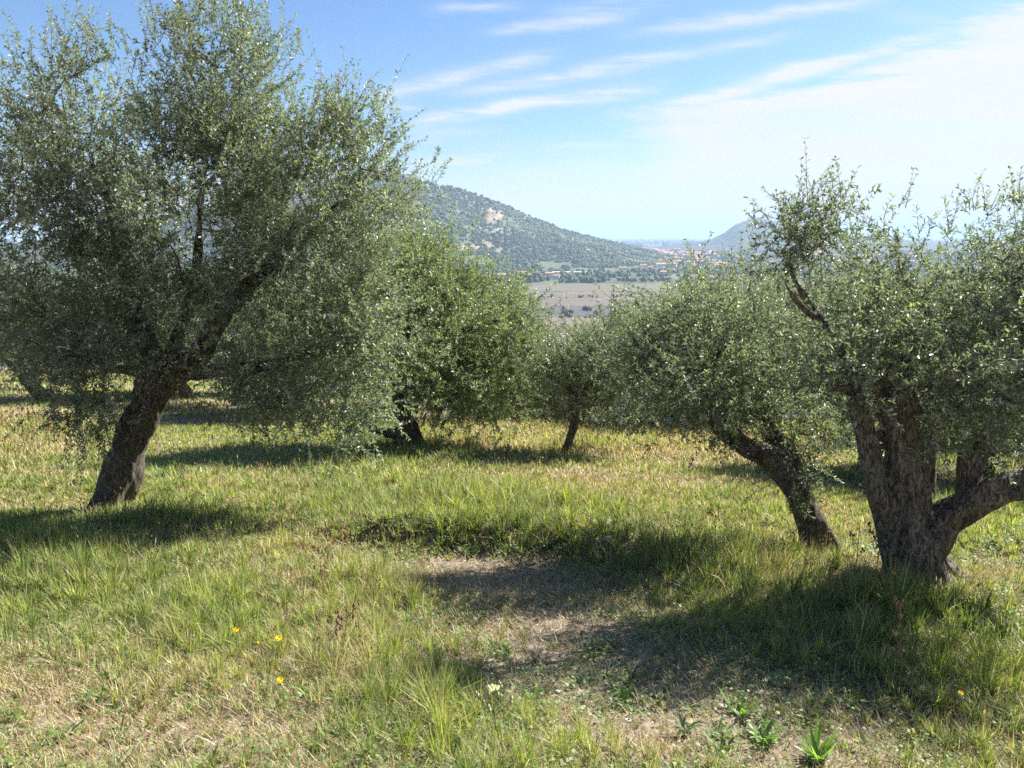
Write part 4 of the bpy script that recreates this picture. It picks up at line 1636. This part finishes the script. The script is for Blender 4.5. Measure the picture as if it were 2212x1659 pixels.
def big_tufts(n, y0, y1):
    """shaggy clumps, each leaning its own way"""
    x, y = sample_area(n, y0, y1)
    z, bare, tall, gr = zones(x, y)
    k = (tall + RNG.uniform(-.3, .3, len(x)) > 0.55) & (bare < .45)
    x, y, tall, gr = x[k], y[k], tall[k], gr[k]
    n, m = len(x), 55
    rad = np.repeat(RNG.uniform(.025, .075, n), m)
    a = RNG.uniform(0, 6.283, n * m)
    r = np.sqrt(RNG.uniform(0, 1, n * m))
    ox, oy = np.cos(a) * r, np.sin(a) * r
    bx, by = np.repeat(x, m) + ox * rad, np.repeat(y, m) + oy * rad
    z = ground_z(bx, by)
    dist = np.hypot(bx, by)
    L = np.repeat(RNG.uniform(.10, .24, n) * (0.7 + .35 * tall), m) * RNG.uniform(.4, 1.15, n * m)
    g = np.repeat(RNG.uniform(0, 1, n) < gr + .12, m)
    fresh = GREENS[np.repeat(RNG.integers(0, 5, n), m)]
    dry = DRYS[np.repeat(RNG.integers(0, 4, n), m)]
    mixd = RNG.uniform(0, 1, n * m) < np.where(g, .2, .8)
    col = np.where(mixd[:, None], dry, fresh) * RNG.uniform(.7, 1.25, (n * m, 1))
    hd = np.stack([ox, oy, ox * 0], 1) * 1.4 + np.repeat(np.stack([RNG.normal(size=n), RNG.normal(size=n), np.zeros(n)], 1) * .5, m, 0)
    add_blades(bx, by, z, L, np.maximum(.0034, .00105 * dist) * RNG.uniform(.7, 1.3, n * m), np.abs(RNG.normal(size=n * m)) * .35 + .25 + .35 * r, col, 3, heading=hd, droop=.75)


def rosettes(n, y0, y1):
    """broader leaved plants mixed in with the grass, in loose colonies"""
    x, y = sample_area(n * 5, y0, y1)
    k = fbm(x * 0.8, y * 0.8, 123, 3) * 2 + RNG.uniform(-.25, .25, len(x)) > 0.12
    x, y = x[k][:n], y[k][:n]
    m = 14
    n = len(x)
    px_ = np.repeat(x, m) + RNG.normal(size=n * m) * .012
    py_ = np.repeat(y, m) + RNG.normal(size=n * m) * .012
    z = ground_z(px_, py_)
    sz = np.repeat(RNG.uniform(.6, 1.4, n), m)
    base = np.repeat(np.array([[0.12, 0.21, 0.045], [0.17, 0.26, 0.05], [0.10, 0.16, 0.075], [0.20, 0.20, 0.08]])[RNG.integers(0, 4, n)], m, 0)
    col = base * RNG.uniform(.7, 1.3, (n * m, 1))
    add_blades(px_, py_, z + .006, RNG.uniform(.045, .10, n * m) * sz, RNG.uniform(.007, .014, n * m) * sz, RNG.uniform(.5, 1.35, n * m), col, 3, droop=.6)


def stalks(n, y0, y1):
    """dry flowering stalks with small seed heads"""
    global BOFF
    x, y = sample_area(n, y0, y1)
    z, bare, tall, gr = zones(x, y)
    k = (RNG.uniform(0, 1, len(x)) < np.clip(tall * 0.8 + (0.5 - gr) * 0.8, 0.05, 1)) & (bare < 0.6)
    x, y, z, tall = x[k], y[k], z[k], tall[k]
    n = len(x)
    dist = np.hypot(x, y)
    L = RNG.uniform(0.12, 0.30, n) * (0.7 + 0.4 * tall)
    wd = np.maximum(0.0018, 0.0006 * dist)
    cd = DRYS[RNG.choice(5, n, p=[.17, .2, .08, .3, .25])] * RNG.uniform(0.8, 1.15, (n, 1))
    a = RNG.uniform(0, 6.283, n)
    ln = np.abs(RNG.normal(size=n)) * 0.2 + 0.05
    h = np.stack([np.cos(a) * np.sin(ln), np.sin(a) * np.sin(ln), np.cos(ln)], 1)
    p0 = np.stack([x, y, z], 1)
    b = RNG.uniform(0, 6.283, n)
    w = np.stack([np.cos(b), np.sin(b), 0 * b], 1)
    p1 = p0 + h * L[:, None]
    v = np.stack([p0 - w * wd[:, None] / 2, p0 + w * wd[:, None] / 2, p1], 1).reshape(-1, 3)
    idx = (np.arange(n) * 3)[:, None] + BOFF
    BT3.append(idx + np.array([[0, 1, 2]]))
    BV.append(v)
    BC.append(np.repeat(cd, 3, 0))
    BOFF += len(v)
    hr = np.maximum(0.003, 0.00065 * dist) * RNG.uniform(0.8, 1.5, n)
    hl = hr * RNG.uniform(2, 6, n)
    p2 = p1 + h * hl[:, None]
    mid = (p1 + p2) / 2
    w2 = unit(np.cross(h, w))
    v = np.stack([p1, mid + w * hr[:, None], p2, mid - w * hr[:, None], mid + w2 * hr[:, None], mid - w2 * hr[:, None]], 1).reshape(-1, 3)
    idx = (np.arange(n) * 6)[:, None] + BOFF
    for f in ([0, 1, 2], [0, 2, 3], [0, 4, 2], [0, 2, 5]):
        BT3.append(idx + np.array([f]))
    BV.append(v)
    BC.append(np.repeat(cd * np.array([[0.8, 0.72, 0.7]]), 6, 0))
    BOFF += len(v)


grass_layer(200000, 2.0, 5.2, 2)
grass_layer(265000, 4.8, 9.0, 2)
grass_layer(225000, 8.5, 18, 2, 1.1)
grass_layer(130000, 17, 48, 1, 1.5, 1.3, xr=(-45, 4))
litter(145000, 2.0, 5.5)
litter(130000, 5.3, 10)
litter(70000, 10, 20, wmul=1.3)
low_leaves(115000, 2.2, 6.5, 0.3)
low_leaves(9000, 6.0, 9.0, 0.6)
rosettes(520, 2.4, 7.5)
big_tufts(3400, 2.4, 12)
stalks(26000, 2.4, 8)
stalks(18000, 8, 19)

v = np.concatenate(BV)
c = np.clip(np.concatenate(BC), 0.01, 0.8)
o = mesh_np('grass', v, ([np.concatenate(BQ)] if BQ else []) + [np.concatenate(BT3)], [M_GRASS], attrs={'col': c})
tag(o, kind='stuff')
print('grass verts', len(v), 'leaves', NLEAF)

# ------------------------------------------------------------------ weeds, flowers, stones
def leaf_strip(p0, dirv, L, w, droop, n=6, fold=0.25, wave=0.0):
    """one broad leaf: (n+1) x 3 vertices, arching"""
    d = np.array([dirv[0], dirv[1], 0.0])
    d /= np.linalg.norm(d)
    sx = np.array([-d[1], d[0], 0])
    V = []
    for k in range(n + 1):
        s = k / n
        c = np.array(p0) + d * L * s * math.cos(0.5 * s) + np.array([0, 0, 1]) * (L * (dirv[2] * s - droop * s * s))
        ww = w * (math.sin(math.pi * min(1, s * 0.86 + 0.12)) ** 0.8) * (1 + wave * (k % 2)) + 0.0006
        V += [c - sx * ww + np.array([0, 0, ww * fold]), c, c + sx * ww + np.array([0, 0, ww * fold])]
    F = []
    for k in range(n):
        a = k * 3
        F += [[a, a + 1, a + 4, a + 3], [a + 1, a + 2, a + 5, a + 4]]
    return np.array(V), np.array(F)


M_WEED = m_leaf('weed_leaf', (0.13, 0.24, 0.035), (0.17, 0.27, 0.07))
M_WEED_D = m_leaf('weed_leaf_bluish', (0.09, 0.155, 0.06), (0.20, 0.27, 0.16))
M_PETAL = m_plain('petal_yellow', (0.85, 0.58, 0.02), 0.6, 0.1, 60)
M_STEM = m_plain('stem_green', (0.14, 0.18, 0.05), 0.7, 0.2, 60)
M_DRYHEAD = m_plain('seed_head', (0.42, 0.40, 0.20), 0.9, 0.3, 90)
M_STONE = m_plain('limestone', (0.55, 0.50, 0.44), 0.9, 0.25, 30)
M_DRYSTEM = m_plain('dead_stem', (0.20, 0.13, 0.08), 0.9, 0.3, 60)


def weed(dx, dy, nleaf, L, w, rise, droop, material, label, seed, group='leafy weeds on the bare track', wave=0.25):
    rr = random.Random(seed)
    x, y, z = G(dx, dy)
    root = empty('weed', (x, y, z))
    tag(root, label, 'weed', group)
    nleaf = int(nleaf * 2.0)
    for k in range(nleaf):
        a = k * 2.399 + rr.uniform(-.6, .6)
        q_ = rr.uniform(.002, .03)
        v, f = leaf_strip((q_ * math.cos(a + 1), q_ * math.sin(a + 1), 0.002), (math.cos(a), math.sin(a), rise * rr.uniform(.5, 1.5)),
                          L * .62 * rr.uniform(.45, 1.2), w * .38 * rr.uniform(.75, 1.2), droop * rr.uniform(.5, 1.3), wave=wave)
        mesh_np('leaf', v, [f], [material], parent=root, attrs={'tint': np.full(len(v), rr.uniform(.3, .8))}, smooth=True)


weed(1095, 1352, 16, .07, .011, .8, .4, M_WEED, 'bright green leafy weed alone on the bare track', 1)
weed(1600, 1545, 18, .12, .012, 1.0, .5, M_WEED, 'bright green weed with long upright leaves, upper one of the pair near the bottom right', 2)
weed(1650, 1600, 22, .13, .013, .9, .5, M_WEED, 'large bright green weed just below its twin near the bottom right', 3)
weed(1560, 1590, 14, .10, .011, .8, .5, M_WEED, 'bright weed left of the large bright one near the bottom right', 4)
weed(1765, 1642, 24, .12, .012, 1.2, .4, M_WEED, 'dense bright green tuft of leaves at the bottom edge', 5)
weed(1905, 1468, 16, .10, .011, 1.1, .4, M_WEED, 'bright green leafy tuft below the dead stalk on the right', 6)
weed(1430, 1500, 14, .08, .014, .35, .3, M_WEED_D, 'bluish green weed lying flat in the shaded part of the track', 7)
weed(1490, 1530, 14, .085, .015, .35, .3, M_WEED_D, 'flat bluish weed at the lower edge of the tree shade', 8)
weed(1380, 1540, 12, .08, .014, .3, .3, M_WEED_D, 'flat greyish weed at the left edge of the shaded track', 9)
weed(1265, 1470, 12, .075, .012, .4, .3, M_WEED_D, 'small dark weed in the shade at the middle of the track', 10)
weed(1330, 1395, 14, .08, .011, .7, .4, M_WEED_D, 'dark weed among grass where the tree shade begins', 11)
weed(1140, 1270, 12, .06, .009, .8, .4, M_WEED, 'small green weed at the far end of the bare track', 12)
weed(935, 1590, 16, .13, .013, .8, .6, M_WEED, 'arching green weed beside the dark hollow at the bottom', 13, 'leafy weeds in the grass')
weed(945, 1625, 10, .09, .024, .4, .4, M_WEED_D, 'broad leaved greyish weed at the bottom edge, left of centre', 14, 'leafy weeds in the grass')
weed(310, 1435, 12, .09, .013, .4, .3, M_WEED_D, 'flat bluish weed in the grass on the left', 15, 'leafy weeds in the grass')
weed(400, 1500, 12, .10, .012, .4, .3, M_WEED_D, 'flat bluish weed with narrow leaves in dry grass, lower left', 16, 'leafy weeds in the grass')
weed(1750, 1560, 14, .09, .010, 1.0, .4, M_WEED, 'green weed between the track and the grass on the right', 17)
weed(1690, 1480, 12, .09, .010, 1.0, .4, M_WEED, 'green weed at the right border of the shaded track', 18)


def rod(pts, r, seg=5):
    v, q, t_ = tube(np.array(pts, float), np.linspace(r, r * .6, len(pts)), seg)
    return v, [q, t_]


def flower(dx, dy, h, label, seed, r=.017):
    rr = random.Random(seed)
    x, y, z = G(dx, dy + 14)
    root = empty('yellow_flower', (x, y, z))
    tag(root, label, 'flower', 'yellow flowers in the grass')
    tx, ty = rr.uniform(-.02, .02), -0.015
    v, fs = rod([(0, 0, -.01), (tx * .4, ty * .4, h * .5), (tx, ty, h)], .0018)
    mesh_np('stem', v, fs, [M_STEM], parent=root)
    V, F = [], []
    for ring, (n, rad, up_) in enumerate(((15, r, .15), (11, r * .68, .45))):
        for k in range(n):
            a = k / n * 6.283 + ring * .2
            d = np.array([math.cos(a), math.sin(a) * .85 , math.sin(a) * .45 + up_])
            s_ = np.array([-math.sin(a), math.cos(a) * .85, math.cos(a) * .45]) * rad * .22
            c = np.array([tx, ty, h])
            o_ = len(V)
            V += [c, c + d * rad * .6 - s_, c + d * rad, c + d * rad * .6 + s_]
            F.append([o_, o_ + 1, o_ + 2, o_ + 3])
    mesh_np('petals', np.array(V), [np.array(F)], [M_PETAL], parent=root)
    v = ICO_V * r * .4 * [1, 1, .6] + [tx, ty, h]
    mesh_np('flower_centre', v, [ICO_F], [m_plain('flower_centre_orange', (0.75, 0.40, 0.02), .8, .2, 90)], parent=root)


flower(522, 1396, .13, 'yellow daisy-like flower on the left, upper one of the pair in the grass', 1)
flower(598, 1416, .13, 'yellow flower right of its twin in the dry grass', 2, .020)
flower(615, 1503, .11, 'yellow flower lowest down, below the other two', 3)
flower(2070, 1538, .12, 'single yellow flower in the green grass near the lower right edge', 4, .013)
flower(560, 1412, .10, 'small yellow flower between the two left ones', 5, .008)


def stone(dx, dy, r, label, seed):
    x, y, z = G(dx, dy)
    rg = np.random.default_rng(seed)
    v = ICO_V * (1 + rg.uniform(-.22, .22, (len(ICO_V), 1))) * [r * 1.4, r, r * .7]
    o = mesh_np('stone', v, [ICO_F], [M_STONE])
    o.location = (x, y, z + r * .3)
    bv = o.modifiers.new('b', 'SUBSURF')
    bv.levels = bv.render_levels = 1
    tag(o, label, 'stone', 'stones on the bare ground')


stone(1312, 1168, .045, 'pale sunlit stone on top of the low bank', 1)
stone(1560, 1532, .022, 'small pale stone left of the upper bright weed', 2)
stone(1355, 1562, .018, 'small stone at the left border of the track, near the bottom', 3)
stone(1205, 1498, .015, 'small stone on the bare track at the edge of the shade', 4)
stone(1640, 1500, .02, 'small stone in the middle of the shaded track', 5)


def dead_stalk(dx, dy, h, label, seed, head=False, material=None):
    rr = random.Random(seed)
    x, y, z = G(dx, dy)
    root = empty('dead_stalk', (x, y, z))
    tag(root, label, 'dry plant', 'tall dry stalks in the grass')
    lx, ly = rr.uniform(-.1, .1) * h, rr.uniform(-.1, .1) * h
    v, fs = rod([(0, 0, -.02), (lx * .3, ly * .3, h * .35), (lx * .8, ly * .7, h * .7), (lx, ly, h)], .0035)
    mesh_np('stem', v, fs, [material or M_DRYSTEM], parent=root)
    for k in range(7):
        s = rr.uniform(.35, .95)
        a = rr.uniform(0, 6.28)
        b0 = np.array([lx * s, ly * s, h * s])
        tip = b0 + np.array([math.cos(a) * .05, math.sin(a) * .05, .06]) * rr.uniform(.6, 1.4)
        v, fs = rod([b0, (b0 + tip) / 2 + [0, 0, -.006], tip], .0018)
        tw = mesh_np('side_twig', v, fs, [material or M_DRYSTEM], parent=root)
        v = np.concatenate([ICO_V * .006 * rr.uniform(.7, 1.3) * [1, 1, 1.5] + tip + [rr.uniform(-.008, .008), rr.uniform(-.008, .008), j * .008] for j in range(3)])
        f = np.concatenate([ICO_F + j * 12 for j in range(3)])
        mesh_np('seed_pods', v, [f], [M_DRYHEAD if head else M_DRYSTEM], parent=tw)
    if head:
        v = np.concatenate([ICO_V * .011 + np.array([lx + .02 * math.cos(j * 2.4) * math.sqrt(j / 9), ly + .02 * math.sin(j * 2.4) * math.sqrt(j / 9), h]) for j in range(10)])
        f = np.concatenate([ICO_F + j * 12 for j in range(10)])
        mesh_np('seed_head', v, [f], [M_DRYHEAD], parent=root)


dead_stalk(1948, 1500, .42, 'tall thin dark dead stalk standing right of the shaded grass', 1)
dead_stalk(740, 1440, .30, 'brown branched dead plant left of the tree shade', 2)
dead_stalk(720, 1470, .26, 'brown dry plant, lower one of two left of the track', 3)
dead_stalk(1072, 1600, .22, 'plant with a pale flat seed head beside the dark hollow at the bottom', 4, True, M_STEM)
dead_stalk(1848, 1240, .34, 'dry stalk between the two right trunks', 5)
dead_stalk(1890, 1262, .30, 'reddish dry stalk leaning on the foot of the forked tree', 6)
dead_stalk(700, 1290, .28, 'dry stalk in the golden grass left of the bare patch', 7)

# ------------------------------------------------------------------ air
def build_haze():
    m, t = mat('haze_air')
    o_ = t.n('ShaderNodeOutputMaterial')
    pv = t.n('ShaderNodeVolumePrincipled')
    pv.inputs['Color'].default_value = (0.47, 0.63, 0.88, 1)
    pv.inputs['Density'].default_value = 1.45e-4
    pv.inputs['Anisotropy'].default_value = 0.0
    t.l(pv.outputs[0], o_.inputs['Volume'])
    R_ = 28600
    z0, z1 = VALLEY - 4, 230
    v = np.array([[a, b, c] for a in (-R_, R_) for b in (-R_, R_) for c in (z0, z1)], float)
    f = np.array([[0, 1, 3, 2], [4, 6, 7, 5], [0, 4, 5, 1], [2, 3, 7, 6], [0, 2, 6, 4], [1, 5, 7, 3]])
    h = mesh_np('haze', v, [f], [m])
    tag(h, kind='stuff')


build_haze()
